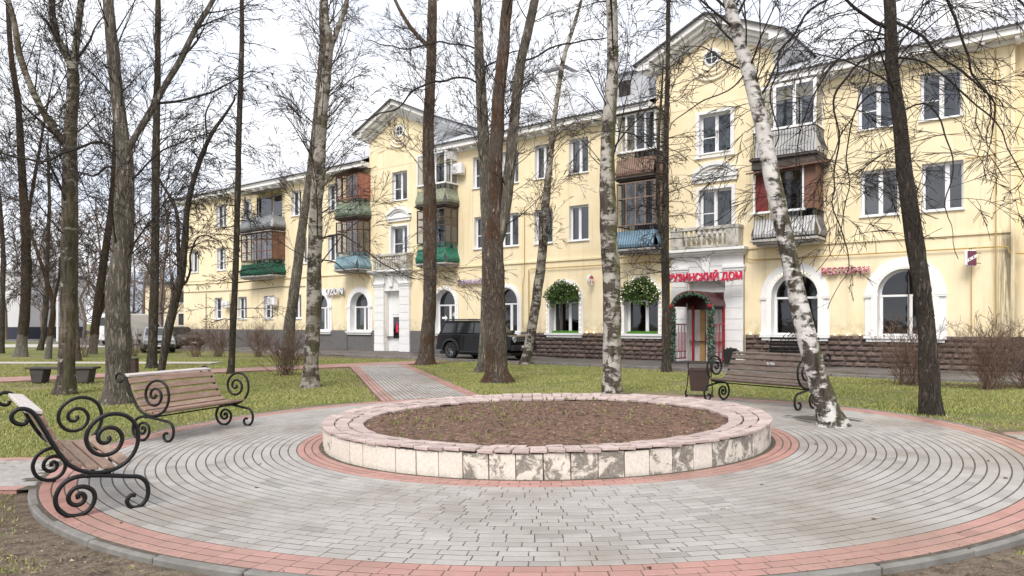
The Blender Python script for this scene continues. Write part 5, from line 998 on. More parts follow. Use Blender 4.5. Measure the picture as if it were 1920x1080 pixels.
# ================================================================ trees
TREES = {
'T1':(-10.76,17.89,-0.024,[(0,0,0.294),(0.05,0.61,0.23),(0.13,2.27,0.204),(0.17,4.32,0.185),(0.15,5.85,0.166),(0.22,7.64,0.153),(0.13,8.02,0.102),(-0.2,8.66,0.089),(-0.26,9.43,0.077)],[[(0.05,5.79,0.102),(-0.29,6.55,0.089),(-0.61,7.26,0.083),(-0.84,8.02,0.083),(-0.95,8.79,0.077),(-1.1,9.43,0.064)],[(0.24,7.7,0.102),(0.28,8.41,0.096),(0.38,9.43,0.083)],[(0.26,7.9,0.051),(0.6,8.34,0.045),(0.86,8.73,0.032),(1.0,8.92,0.026)]]),
'T2':(-8.73,16.42,-0.086,[(0,0,0.364),(0.05,0.65,0.305),(0.09,2.29,0.281),(0.19,3.81,0.246),(0.19,5.22,0.211),(0.11,6.04,0.164),(-0.01,7.1,0.152),(-0.09,8.15,0.141),(-0.14,8.85,0.129)],[[(0.28,5.34,0.117),(0.42,5.92,0.082),(0.69,6.45,0.088),(0.99,7.1,0.076),(1.28,7.68,0.082),(1.57,8.39,0.07),(1.83,8.91,0.065)],[(0.05,5.57,0.047),(-0.3,5.71,0.047),(-0.77,5.55,0.047),(-1.24,5.28,0.041),(-1.71,5.31,0.035),(-2.18,5.45,0.029),(-2.53,5.71,0.023)],[(0.07,5.2,0.041),(-0.3,5.24,0.041),(-0.66,5.1,0.035),(-1.13,5.2,0.029),(-1.71,5.36,0.023)],[(0.34,4.81,0.047),(0.75,5.22,0.035),(1.22,5.51,0.029),(1.92,5.69,0.018)],[(0.75,6.63,0.053),(1.1,6.74,0.047),(1.69,6.95,0.041),(2.16,7.21,0.029),(2.51,7.45,0.023)]]),
'T3':(-13.46,27.83,-0.0,[(0,0,0.258),(0.06,0.6,0.199),(0.14,3.78,0.179),(0.2,7.75,0.159),(0.24,10.73,0.129),(0.26,13.72,0.109)],[]),
'T4':(-11.67,24.84,-0.0,[(0,0,0.133),(0.18,1.06,0.16),(0.46,2.48,0.16),(0.64,3.19,0.151),(0.76,4.44,0.133),(0.89,5.68,0.106),(1.24,6.92,0.098),(1.65,7.9,0.08),(2.18,8.69,0.053),(2.45,9.14,0.035)],[[(0.6,3.1,0.098),(0.55,4.26,0.08),(0.5,5.32,0.071),(0.28,5.85,0.062),(-0.04,6.3,0.044),(-0.3,6.74,0.035)],[(0.71,2.84,0.071),(0.89,3.1,0.062),(1.03,3.9,0.053),(1.21,4.44,0.044),(1.65,4.61,0.035),(2.09,4.35,0.027)],[(1.3,7.1,0.053),(1.53,7.63,0.053),(1.47,8.52,0.044),(1.65,9.23,0.027)]]),
'T5':(-9.35,24.84,-0.0,[(0,0,0.142),(0.05,0.89,0.124),(0.18,4.44,0.115),(0.27,7.98,0.106),(0.34,10.65,0.089),(0.37,12.42,0.08)],[]),
'T6':(-5.43,20.15,-0.048,[(0,0,0.273),(0.01,0.65,0.237),(0.07,2.37,0.223),(0.13,4.39,0.209),(0.22,5.69,0.194),(0.3,7.27,0.173),(0.47,9.14,0.144),(0.42,9.86,0.094),(0.39,10.44,0.086)],[[(0.46,9.0,0.094),(0.65,9.57,0.079),(0.82,10.08,0.072),(0.94,10.58,0.065)],[(0.2,3.96,0.043),(0.68,4.13,0.043),(1.25,3.89,0.036),(1.97,3.38,0.029),(2.55,3.02,0.022),(3.12,2.88,0.014)],[(0.2,3.56,0.029),(0.6,3.38,0.029),(0.96,3.12,0.022),(1.54,3.07,0.014)]]),
'T6b':(-10.22,34,-0.0,[(0,0,0.316),(0.05,1.33,0.291),(0.41,3.76,0.267),(0.66,5.95,0.231),(1.0,8.38,0.194),(1.36,11.53,0.17),(1.55,14.21,0.146),(1.53,15.91,0.121)],[]),
'T7':(-3.54,30.39,-0.0,[(0,0,0.456),(0.07,0.61,0.347),(0.2,3.1,0.315),(0.2,6.14,0.304),(0.13,9.18,0.261),(0.24,11.79,0.239),(0.3,14.83,0.217)],[[(0.15,12.83,0.119),(-0.15,13.27,0.109),(-0.63,13.85,0.098),(-1.02,14.5,0.087),(-1.24,14.94,0.076)]]),
'T8':(-1.01,25.67,-0.0,[(0,0,0.312),(0.07,0.68,0.248),(0.18,3.25,0.248),(0.13,5.81,0.238),(0.02,8.2,0.229),(-0.09,10.4,0.202),(-0.15,11.68,0.183),(-0.18,12.78,0.156)],[[(-0.22,9.88,0.055),(-0.5,10.08,0.055),(-1.19,9.99,0.055),(-1.78,9.75,0.055),(-2.29,9.48,0.055),(-2.62,9.02,0.046),(-2.93,8.78,0.046),(-3.3,8.65,0.037),(-3.67,8.38,0.028)],[(-0.22,11.13,0.055),(-0.83,11.35,0.046),(-1.56,11.53,0.046),(-2.48,11.46,0.037),(-3.39,11.61,0.037),(-3.94,11.83,0.028)],[(0.0,10.4,0.055),(0.37,10.62,0.046),(1.01,10.85,0.037)]]),
'T9':(-0.4,21.44,-0.004,[(0,0,0.567),(-0.03,0.31,0.414),(-0.06,1.15,0.36),(-0.09,2.37,0.352),(-0.15,3.6,0.352),(-0.09,4.82,0.23),(-0.06,6.05,0.214),(0.0,7.89,0.222),(0.15,9.57,0.191),(0.26,10.95,0.184)],[[(0.03,3.6,0.199),(0.17,4.82,0.199),(0.32,6.05,0.191),(0.46,7.58,0.176),(0.63,9.11,0.168),(0.86,10.18,0.153),(1.06,11.1,0.145)],[(0.78,9.3,0.038),(1.16,9.42,0.046),(1.62,9.6,0.038),(2.24,9.69,0.038),(2.85,9.73,0.031)]]),
'T10':(0.51,30.8,0.0,[(0,0,0.286),(0.15,0.59,0.242),(0.46,2.46,0.231),(0.73,4.44,0.22),(0.86,6.2,0.198),(1.03,8.18,0.154),(1.3,10.6,0.121),(1.61,12.58,0.11),(2.02,13.9,0.088),(2.35,15.0,0.077)],[]),
'T11':(2.23,16.69,0.04,[(0,0,0.28),(0.0,0.32,0.244),(0.01,1.69,0.238),(-0.01,2.89,0.233),(-0.08,3.84,0.227),(-0.11,4.91,0.197),(-0.07,6.11,0.173),(0.01,7.3,0.149),(0.01,8.85,0.143)],[[(0.16,5.99,0.024),(0.51,5.87,0.024),(0.99,5.57,0.018),(1.23,5.39,0.012)]]),
'T12':(5.33,25.67,0.0,[(0,0,0.202),(-0.02,0.49,0.174),(-0.04,2.69,0.165),(-0.07,5.08,0.147),(-0.02,8.2,0.11),(0.02,10.58,0.092),(0.04,12.78,0.083)],[[(-0.07,4.44,0.101),(-0.26,4.99,0.083),(-0.35,6.18,0.073),(-0.31,8.01,0.064),(-0.2,9.66,0.046),(-0.15,10.58,0.028)]]),
'T13':(4.85,11.16,0.087,[(0,0,0.247),(-0.1,0.26,0.199),(-0.22,0.66,0.175),(-0.41,1.3,0.159),(-0.61,2.1,0.151),(-0.78,2.89,0.148),(-0.97,3.69,0.14),(-1.1,4.41,0.128),(-1.28,5.21,0.124),(-1.44,5.84,0.112),(-1.59,6.4,0.104)],[[(-1.14,4.89,0.032),(-1.02,5.21,0.028),(-0.85,5.53,0.024),(-0.62,5.8,0.02),(-0.38,6.08,0.016)],[(-1.34,5.45,0.024),(-1.46,5.21,0.02),(-1.82,4.97,0.016),(-2.14,4.85,0.016),(-2.38,4.61,0.012)]]),
'T14':(7.12,12.68,0.128,[(0,0,0.208),(-0.01,0.32,0.19),(-0.07,1.22,0.172),(-0.22,2.31,0.163),(-0.36,3.4,0.163),(-0.45,4.12,0.159),(-0.51,4.85,0.131),(-0.63,5.93,0.118),(-0.69,7.02,0.113)],[[(-0.78,6.52,0.059),(-0.96,6.66,0.054),(-1.23,6.82,0.045),(-1.5,6.98,0.041),(-1.78,7.16,0.036)],[(-0.82,6.16,0.036),(-1.1,6.04,0.036),(-1.32,5.84,0.032),(-1.49,5.62,0.032),(-1.49,5.21,0.027),(-1.5,4.48,0.023),(-1.54,3.76,0.018),(-1.41,3.13,0.018),(-1.3,2.54,0.014)],[(-0.55,6.75,0.041),(-0.24,6.43,0.041),(0.04,6.11,0.036),(0.4,5.75,0.032),(0.67,5.44,0.027),(0.81,5.21,0.023),(0.76,4.8,0.018)],[(-0.6,7.38,0.045),(-0.05,7.65,0.045),(0.49,7.29,0.041),(0.72,6.75,0.036),(0.94,6.21,0.032),(1.26,5.71,0.027),(1.4,5.57,0.023),(1.44,4.94,0.014)],[(-0.71,6.48,0.027),(-0.87,6.66,0.027),(-1.05,5.93,0.023),(-1.32,5.21,0.018),(-1.87,4.3,0.014)],[(-0.53,5.48,0.027),(-0.87,5.53,0.027),(-1.19,5.21,0.023),(-1.32,4.57,0.018),(-1.28,3.85,0.014),(-1.41,3.22,0.014)],[(-0.51,5.21,0.027),(-0.19,5.25,0.023),(0.13,4.85,0.023),(0.26,4.21,0.018),(0.17,3.49,0.014)],[(-0.67,7.2,0.036),(-1.32,7.38,0.036),(-1.96,6.93,0.032),(-2.32,6.39,0.027),(-2.5,5.75,0.023),(-2.41,5.03,0.018),(-2.55,4.48,0.014)],[(-0.62,6.11,0.032),(-0.14,5.93,0.027),(0.49,5.3,0.023),(0.94,4.67,0.018),(1.12,4.03,0.014)],[(-0.65,6.39,0.027),(-1.14,6.39,0.027),(-1.68,5.84,0.023),(-2.0,5.03,0.018),(-2.09,4.3,0.014)],[(-0.58,7.56,0.036),(0.13,7.56,0.036),(0.94,7.11,0.032),(1.4,6.48,0.027),(1.62,5.66,0.023),(1.67,4.85,0.018)]]),
'B1':(-24.89,37.87,-0.0,[(0,0,0.379),(0.08,0.76,0.298),(0.22,2.92,0.27),(0.22,6.17,0.257),(0.05,9.41,0.216),(-0.16,12.66,0.176),(-0.49,15.36,0.149),(-0.7,18.07,0.122)],[[(0.27,6.44,0.108),(0.6,9.14,0.095),(0.95,11.58,0.068)]]),
'B2':(-22.06,35.54,-0.0,[(0,0,0.178),(0.08,0.81,0.152),(0.2,2.08,0.14),(0.15,2.84,0.114),(-0.15,3.86,0.102),(-0.48,4.87,0.089),(-0.79,5.89,0.076)],[[(0.25,2.59,0.089),(0.53,3.86,0.076),(0.69,5.13,0.063)]]),
'B4':(-19.49,33.48,-0.0,[(0,0,0.191),(-0.05,0.86,0.167),(-0.12,2.77,0.155),(-0.07,5.64,0.143),(-0.12,8.99,0.12),(-0.22,12.58,0.096)],[]),
'B5':(-23.22,41.25,-0.0,[(0,0,0.295),(0.12,0.97,0.265),(0.41,3.03,0.25),(0.71,5.39,0.221),(1.03,7.75,0.206),(1.24,10.11,0.162),(1.3,12.76,0.133),(1.24,16.0,0.103)],[[(0.24,1.86,0.206),(0.82,3.62,0.162),(1.18,5.69,0.133),(1.47,7.75,0.103)]]),
'B7':(-28.74,42.0,-0.0,[(0,0,0.18),(0.06,1.26,0.165),(0.12,3.66,0.15),(0.06,6.36,0.135),(-0.12,9.36,0.12),(-0.3,12.36,0.09)],[]),
'B3':(-29.77,47.14,-0.0,[(0,0,0.219),(0.2,1.21,0.168),(0.37,3.23,0.152),(0.47,6.26,0.135),(0.54,9.29,0.118),(0.47,12.66,0.084)],[]),
}
def perp(d, rg):
    u = d.orthogonal().normalized(); v = d.cross(u); a = rg.random()*6.283
    return u*math.cos(a) + v*math.sin(a)
UP = Vector((0,0,1))
def grow(mb, p, d, L, r, lev, K, rg, first=False):
    """one branch with its side shoots; K: tropism, droop, wiggle, child counts and angles"""
    segs = (8, 5, 3, 1)[lev]; st = L/segs; pts = [p.copy()]; rad = [r]; dirs = [d.copy()]
    rmin = K['rmin']
    for i in range(segs):
        t = (i+1)/segs
        d = d + Vector((rg.gauss(0,1), rg.gauss(0,1), rg.gauss(0,1)))*K['wig']*(1, .95, .85, .8)[lev] + UP*(K['trop'][lev] - K['droop'][lev]*t)
        d.normalize(); p = p + d*st; pts.append(p.copy()); rad.append(max(rmin, r*(1-.82*t))); dirs.append(d.copy())
    mb.tube(pts, rad, (6, 4, 3, 3)[lev], cap=False)
    if lev >= K['levels']: return
    n = K['n'][lev]*min(1.6, max(.35, L/K['L0']*(1, 1.8, 3.2)[lev])); n = int(n) + (rg.random() < n % 1)
    for k in range(n):
        t = rg.uniform(.16, 1)**.85; i = min(segs-1, int(t*segs)); f = t*segs-i
        q = pts[i].lerp(pts[i+1], f); dd = dirs[i+1]
        a = K['ang']*rg.uniform(.7, 1.25); nd = (dd*math.cos(a) + perp(dd, rg)*math.sin(a)).normalized()
        grow(mb, q, nd, L*K['lf'][lev]*rg.uniform(.6, 1.25)*(1-.45*t), max(rmin, rad[i]*.55), lev+1, K, rg)
KIND = {
 'birch':  dict(h0=.3, per=6.2, a0=(.5,.95), Lb=(1.6,3.2), trop=(.06,.02,0,0), droop=(.1,.2,.22,.2), wig=.085, n=(10,6,5), lf=(.5,.5,.5), ang=.55, rmin=.0046, levels=3, L0=2.6),
 'linden': dict(h0=.28, per=5.6, a0=(.7,1.25), Lb=(1.8,3.4), trop=(.05,-.02,-.02,0), droop=(.28,.3,.16,.1), wig=.09, n=(10,6,5), lf=(.55,.52,.5), ang=.5, rmin=.0048, levels=3, L0=2.8),
 'aspen':  dict(h0=.3, per=5.2, a0=(.7,1.2), Lb=(1.9,3.6), trop=(.06,.04,.03,0), droop=(0,.03,.03,.03), wig=.1, n=(10,6,5), lf=(.5,.5,.5), ang=.58, rmin=.0048, levels=3, L0=2.8),
 'larch':  dict(h0=.16, per=8, a0=(1.3,1.65), Lb=(1.0,2.1), trop=(.0,0,0,0), droop=(.03,.12,.2,.2), wig=.07, n=(10,4,2), lf=(.36,.42,.5), ang=.8, rmin=.005, levels=2, L0=1.7),
 'droopy': dict(h0=.35, per=5.0, a0=(.7,1.3), Lb=(1.2,2.2), trop=(.05,0,0,0), droop=(.32,.42,.3,.3), wig=.11, n=(10,6,5), lf=(.52,.5,.5), ang=.58, rmin=.005, levels=3, L0=1.9),
}
def make_tree(key, name, label, barkm, twigm, kind, top, seed, dens=1.0, group=None, flare=1.0, lev=None, h0=None, stub=(), limbm=None):
    x0, y0, g, P, limbs = TREES[key]; rg = random.Random(seed); K = dict(KIND[kind])
    if lev: K['levels'] = lev
    if y0 > 22: K['rmin'] = .0064
    if y0 > 32: K['rmin'] = .0085
    if h0: K['h0'] = h0
    t = empty(name, (x0, y0, g-.03)); tag(t, label, 'tree', group or 'park trees')
    pts = [(x, .05*math.sin(z*.9+seed), z, r*.86) for x, z, r in P]
    lx, ly, lz, lr = pts[-1]; px, py, pz, pr = pts[-2]
    if lz < top:                        # carry the leader on above the picture
        dx = (lx-px)/max(.3, lz-pz)*.6; n_ = 5
        for i in range(1, n_+1): f = i/n_; pts.append((lx+dx*(top-lz)*f, ly+.1*math.sin(f*4+seed), lz+(top-lz)*f, lr*(1-.88*f)))
    S = spline(pts, .16); mb = MB(); sides = 18 if P[0][2] > .2 else 12
    V = [Vector(s[:3]) for s in S]; rad = [max(.012, s[3]) for s in S]
    V[0].z -= .25
    mb.tube(V, rad, sides, lump=.15, seed=seed*1.7)
    b0 = mb.v[:sides*6]                 # root flare: uneven toes near the ground
    for i, (vx, vy, vz) in enumerate(b0):
        a = math.atan2(vy, vx); k = max(0, 1-(vz+.02)/.55)**2*flare*.17*(1+.9*math.sin(a*4+seed)*.5+.4*math.sin(a*7+seed*2)); mb.v[i] = (vx*(1+k), vy*(1+k), vz)
    lines = [(V, rad, 1.0)]; cr = MB()
    for li, l in enumerate(limbs):
        sgn = -1 if (li+seed) % 2 else 1; Lp = []
        for i, (x, z, r) in enumerate(l):
            off = sgn*.32*abs(x-l[0][0])
            if i == 0:
                at_ = min((p_ for v__, _, _ in lines for p_ in v__), key=lambda p_: (p_.x-x)**2+(p_.z-z)**2)
                Lp.append((at_.x, at_.y, at_.z, r*.86)); continue
            Lp.append((x, at_.y+off, z, r*.86))
        if len(l) > 2 and Lp[-1][3] > .055:
            a_, b_ = Lp[-2], Lp[-1]; dx, dy, dz = (b_[0]-a_[0])*1.0, (b_[1]-a_[1])*1.0, (b_[2]-a_[2]); m_ = math.sqrt(dx*dx+dy*dy+dz*dz)
            for i in range(1, 5): Lp.append((b_[0]+dx/m_*i*.8, b_[1]+dy/m_*i*.8+.05*i, b_[2]+dz/m_*i*.8+.1*i, b_[3]*(1-.2*i)))
        else:
            a_, b_ = Lp[-2], Lp[-1]; d_ = (Vector(b_[:3])-Vector(a_[:3])).normalized()
            for i in range(1, 4): d_ = (d_+Vector((rg.gauss(0,.2), rg.gauss(0,.2), rg.gauss(0,.2)))).normalized(); q_ = Vector(Lp[-1][:3])+d_*.28; Lp.append((q_.x, q_.y, q_.z, b_[3]*(1-.3*i)))
        S2_ = spline(Lp, .13); v2 = [Vector(s[:3]) for s in S2_]; r2 = [max(.008, s[3]) for s in S2_]
        if max(r2) < .075:               # thinner boughs: slimmer, with the small kinks of living wood
            r2 = [max(.006, r_*.72) for r_ in r2]; v2 = [v_ + Vector((noise.noise(v_*1.9), noise.noise(v_*1.9+Vector((9,0,0))), noise.noise(v_*1.9+Vector((0,7,0)))))*.09*min(1, k_/5) for k_, v_ in enumerate(v2)]
        tgt = MB() if limbm and li == 0 else mb if max(r2) > .055 else cr; tgt.tube(v2, r2, 14 if limbm else 9, lump=.09, seed=seed+li)
        if limbm and li == 0: tgt.build('stem', limbm, t, smooth=True)
        lines.append((v2, r2, .9))
    for (sx_, sz_, sl_, sa_) in stub:   # broken branch stubs
        base = min(range(len(V)), key=lambda k_: abs(V[k_].z-sz_)); d = Vector((math.cos(sa_), -abs(math.sin(sa_)), .35)).normalized(); mb.tube([V[base], V[base]+d*(rad[base]+sl_)], [.07,.05], 8)
    mb.build('trunk', barkm, t, smooth=True)
    for li, (v_, r_, q) in enumerate(lines):
        zt = v_[-1].z; Ltot = sum((v_[i+1]-v_[i]).length for i in range(len(v_)-1))
        h0 = K['h0']*min(zt, 9.5) if li == 0 else -99
        for k in range(int(K['per']*Ltot*dens*(1 if li == 0 else .5))):
            i = rg.randint(1 if li == 0 else 2, len(v_)-2) if len(v_) > 4 else 1; p = v_[i]
            if p.z < h0: continue
            dd = (v_[i+1]-v_[i]).normalized(); a = rg.uniform(*K['a0']); nd = (dd*math.cos(a) + perp(dd, rg)*math.sin(a)).normalized()
            if li > 0 and nd.z < -.3: nd.z *= -.3; nd.normalize()
            fr = 1 if li else max(.45, 1-.45*max(0, (p.z-h0))/max(1, zt-h0)); L = rg.uniform(*K['Lb'])*fr*(1 if li == 0 else .62)
            grow(cr, p, nd, L, min(r_[i]*.4, .022)*rg.uniform(.45,1), 0 if li == 0 else 1 if r_[i] < .03 else 0, K, rg)
    cr.build('crown', twigm, t)
    return t, len(cr.f)*2+len(mb.f)*2
TC = 0
def T(*a, **k):
    global TC
    o, n = make_tree(*a, **k); TC += n; return o
T('T1','birch_tree','dark forked birch with upturned limbs behind the flat bench',MAT['birchD'],MAT['twigd'],'birch',13,1,.75)
T('T2','old_birch_tree','thick pale trunk with deep cracks dividing above the reddish bench',MAT['barkT'],MAT['twigd'],'birch',13,2,.7,flare=1.6)
T('T3','slim_tree','slim straight grey trunk left of the leaning crooked tree',MAT['barkA'],MAT['twigb'],'aspen',15,3,.8)
T('T4','crooked_tree','crooked leaning tree with drooping twigs before the building end',MAT['barkA'],MAT['twigd'],'droopy',9.5,4,1.0)
T('T5','larch_tree','very slim straight brown larch trunk rising behind the reddish bench',MAT['barkA'],MAT['twigd'],'larch',15,5,1.0)
T('T6','birch_tree','spotted grey birch in front of the far red balconies',MAT['birchC'],MAT['twigb'],'birch',13,6,1.0)
T('T6b','leaning_tree','brown leaning trunk just behind the spotted grey birch',MAT['barkT'],MAT['twigb'],'aspen',17,7,.5,h0=.7)
T('T7','brown_tree','brown trunk beside the black car with rusty bare foot',MAT['barkR'],MAT['twigb'],'aspen',15,8,.7,flare=1.5,h0=.8)
T('T8','smooth_tree','smooth grey trunk directly behind the wide rusty double trunk',MAT['barkT'],MAT['twigd'],'aspen',14,9,.7,h0=.7)
T('T9','rusty_tree','wide rusty double trunk with pale cracked foot at the lawn',MAT['barkR'],MAT['twigd'],'aspen',14,10,.8,flare=1.4,h0=.75,limbm=MAT['barkT'])
T('T10','slender_birch_tree','slender birch curving to the right beside the car bonnet',MAT['birchC'],MAT['twigb'],'birch',14,11,.5,h0=.45)
T('T11','birch_tree','mossy white birch with branch scars directly behind the planter',MAT['birchA'],MAT['twigd'],'birch',12.5,12,.7,stub=((0,4.1,.02,1.2),(0,4.6,.03,1.9)),h0=.5)
T('T12','larch_tree','slim larch with twin stem and horizontal boughs before the entrance',MAT['barkA'],MAT['twigd'],'larch',15,13,1.2,h0=.35)
T('T13','birch_tree','strongly leaning white birch growing out of the paving',MAT['birchB'],MAT['twigd'],'birch',10,14,.55,flare=1.5,h0=.52)
T('T14','linden_tree','dark linden with lichen and long hanging twigs on the lawn',MAT['barkL'],MAT['twigd'],'linden',10.5,15,.85,h0=.55)
T('B1','limed_tree','tree with lime washed foot far on the left lawn',MAT['barkW'],MAT['twigb'],'aspen',15,16,.9)
T('B2','limed_tree','small forked tree with lime washed foot left of the dark birch',MAT['barkW'],MAT['twigb'],'droopy',8,17,.8)
T('B3','background_tree','thin dark tree standing behind the small forked limed tree',MAT['barkA'],MAT['twigb'],'aspen',14,18,.7)
T('B4','background_tree','thin rusty trunk half hidden behind the dark forked birch',MAT['barkR'],MAT['twigb'],'aspen',14,19,.7)
T('B5','limed_tree','leaning twin trunk with lime washed foot left of the thick tree',MAT['barkW'],MAT['twigb'],'aspen',15,20,.9)
T('B7','background_tree','dark trunk at the very left edge of the picture',MAT['barkA'],MAT['twigb'],'aspen',14,21,.7)
# ================================================================ shrubs
def shrub(label, x, y, h, w, n, seed):
    rg = random.Random(seed); mb = MB(); K = dict(trop=(.06,.03,.0,0), droop=(.02,.03,.05,.05), wig=.16, n=(5,3,2), lf=(.42,.45,.5), ang=.5, rmin=.004, levels=2, L0=1.2)
    for i in range(int(n*.75)):
        a = rg.random()*6.283; s = rg.random()**.6*w; d = Vector((math.cos(a)*s, math.sin(a)*s, 1)).normalized()
        grow(mb, Vector((rg.gauss(0,.13), rg.gauss(0,.13), -.05)), d, h*rg.uniform(.65,1.1), rg.uniform(.006,.012), 0, K, rg)
    o = mb.build('bare_shrub', MAT['shrub'], loc=(x, y, gh(x,y)-.02)); tag(o, label, 'shrub', 'leafless shrubs'); return len(mb.f)*2
def gp(u, v):
    z = 2310/(v-607); return (u-960)/1400*z, z
for i, (lab, u, v, h, w, n) in enumerate((('leafless shrub right in front of the spotted grey birch foot',535,703,1.55,.75,75),('leafless shrub by the wall left of the spotted grey birch',484,668,1.75,.8,60),('wide leafless shrub by the grey plinth near the silver car',407,668,1.8,.9,65),('leafless shrub just right of the silver car',365,668,1.6,.75,55),('leafless shrub left of the silver car behind the trunks',250,667,1.6,1.0,50),('large leafless shrub between the linden trunk and the wall',1700,722,1.75,.85,75),('tall leafless shrub in front of the stained corner',1852,730,1.7,.7,75),('leafless shrub at the right edge of the picture',1925,728,1.7,.8,60),('small leafless shrub left of the twin limed trunk',158,668,1.4,.7,35))):
    x, y = gp(u, v); TC += shrub(lab, x, y, h, w, n, 70+i)
# dry leaf litter below the right-hand shrubs
rg = random.Random(8); q = MB()
for i in range(2600):
    u = rg.choice((1700,1852,1925,1780)); x, y = gp(u, 724); x += rg.gauss(0,.9); y += rg.gauss(0,.35)
    if fdist(x,y) < ROADY+.25: continue
    s = rg.uniform(.015,.04); z = gh(x,y); q.add([(x+rg.uniform(-s,s),y+rg.uniform(-s,s),z+rg.uniform(0,.03)) for _ in range(3)], [(0,1,2)])
tag(q.build('leaf_litter', MAT['litter']), 'brown leaf litter under the shrubs by the drive', kind='stuff')
# ================================================================ grass
rg = random.Random(9); V_ = []; F_ = []; cnt = 0; tries = 0
while cnt < 230000 and tries < 900000:
    tries += 1
    y = 5.2 + 30*rg.random()**1.25; x = rg.uniform(-.72, .72)*y
    if not lawn_free(x, y, -.02): continue
    r = math.hypot(x-PC[0], y-PC[1])
    nz = noise.noise(Vector((x*.55, y*.55, 7))) + .5*noise.noise(Vector((x*2.1, y*2.1, 2)))
    dens = .68 + nz*1.15 - (.6 if r < 6.9 else .3 if r < 7.4 else 0)
    if y < 9.3 and r > 6.2: dens = .14 + nz*.35 + (.13 if x > 0 else -.08)
    if x < -8 and math.hypot(x+12.6, y-20.9) < 2: dens *= .35
    if rg.random() > dens: continue
    h = rg.uniform(.015, .04)*(1+.4*nz)*(1 if y > 9.5 else .75); a = rg.random()*6.283; w = .004+.00035*y; ln = rg.uniform(.2, 1.1)*h; z = gh(x,y)-.03
    b = rg.random()*6.283; dx, dy = math.cos(a)*w, math.sin(a)*w; i0 = len(V_)
    V_ += [(x-dx,y-dy,z),(x+dx,y+dy,z),(x+math.cos(b)*ln,y+math.sin(b)*ln,z+.012+h)]; F_.append((i0,i0+1,i0+2)); cnt += 1
q = MB(); q.v = V_; q.f = F_; tag(q.build('grass', MAT['grass']), 'short patchy spring grass of the park lawn', kind='stuff')
rg = random.Random(10); q = MB()
for i in range(20000):
    y = 5 + 24*rg.random()**1.3; x = rg.uniform(-.72,.72)*y
    if not lawn_free(x, y): continue
    s = rg.uniform(.012,.034); z = gh(x,y)+rg.uniform(-.005,.02); q.add([(x+rg.uniform(-s,s),y+rg.uniform(-s,s),z+rg.uniform(0,.015)) for _ in range(3)], [(0,1,2)])
tag(q.build('leaf_litter', MAT['litter']), 'scattered dead leaves on the lawn', kind='stuff')
# clods, crumbs and dead grass on the bare soil in the near corners
rg = random.Random(12); q = MB()
for i in range(9000):
    y = rg.uniform(4.2, 8.2); x = rg.uniform(-.74,.74)*y
    if math.hypot(x-PC[0], y-PC[1]) < 6.36 or not lawn_free(x, y): continue
    s = rg.uniform(.004,.016); z = gh(x,y)-.02
    b_ = [(x+rg.uniform(-s,s), y+rg.uniform(-s,s), z+rg.uniform(0,s*1.1)) for _ in range(4)]; q.add(b_, [(0,1,2),(0,2,3),(0,3,1),(1,3,2)])
tag(q.build('soil_crumbs', MAT['litter']), 'crumbs of earth and dead leaf on the bare soil beside the kerb', kind='stuff')
# ================================================================ cars
def wheel(parent, x, y, r, wd):
    s = 1 if y > 0 else -1; w_ = empty('wheel', (x, y, r), 0, parent)
    q = MB(); q.lathe([(r*.66,-wd/2),(r*.93,-wd/2),(r,-wd*.3),(r,wd*.3),(r*.93,wd/2),(r*.66,wd/2),(r*.62,0),(r*.66,-wd/2)], 28, (0,0,0), 'y', cap=False); q.build('tyre', MAT['tyre'], w_, smooth=False)
    q = MB(); q.lathe([(r*.6,-wd*.42),(r*.66,-wd*.46),(r*.66,wd*.46),(r*.6,wd*.42),(r*.6,-wd*.42)], 28, (0,0,0), 'y', cap=False)
    for k in range(6):
        a = k*math.pi/3; ca, sa = math.cos(a), math.sin(a)
        for off in (-.045, .045): q.tube([(ca*r*.1-sa*off*.4, s*wd*.36, sa*r*.1+ca*off*.4),(ca*r*.62-sa*off*1.6, s*wd*.42, sa*r*.62+ca*off*1.6)], .022, 5)
    q.lathe([(.01,s*wd*.42),(.07,s*wd*.4),(.07,s*wd*.2)], 10, (0,0,0), 'y'); q.build('rim', MAT['rim'], w_); q = MB(); q.lathe([(.01,s*wd*.1),(r*.6,s*wd*.1),(r*.6,s*wd*.06),(.01,s*wd*.06)], 20, (0,0,0), 'y'); q.build('brake_disc', MAT['plastic'], w_)
def arch_pts(cx, r, z0, n=9): return [(cx+r*math.cos(math.pi*k/n), z0+r*math.sin(math.pi*k/n)) for k in range(n+1)]
def prism_t(mb, P, w0, w1, zb, zt):     # prism across y whose half width goes from w0 at height zb to w1 at zt
    n = len(P); hw = lambda z: w0+(w1-w0)*min(1, max(0, (z-zb)/(zt-zb)))
    mb.add([(x,-hw(z),z) for x,z in P] + [(x,hw(z),z) for x,z in P], [tuple(range(n)), tuple(range(2*n-1,n-1,-1))] + [(i,n+i,n+(i+1)%n,(i+1)%n) for i in range(n)])
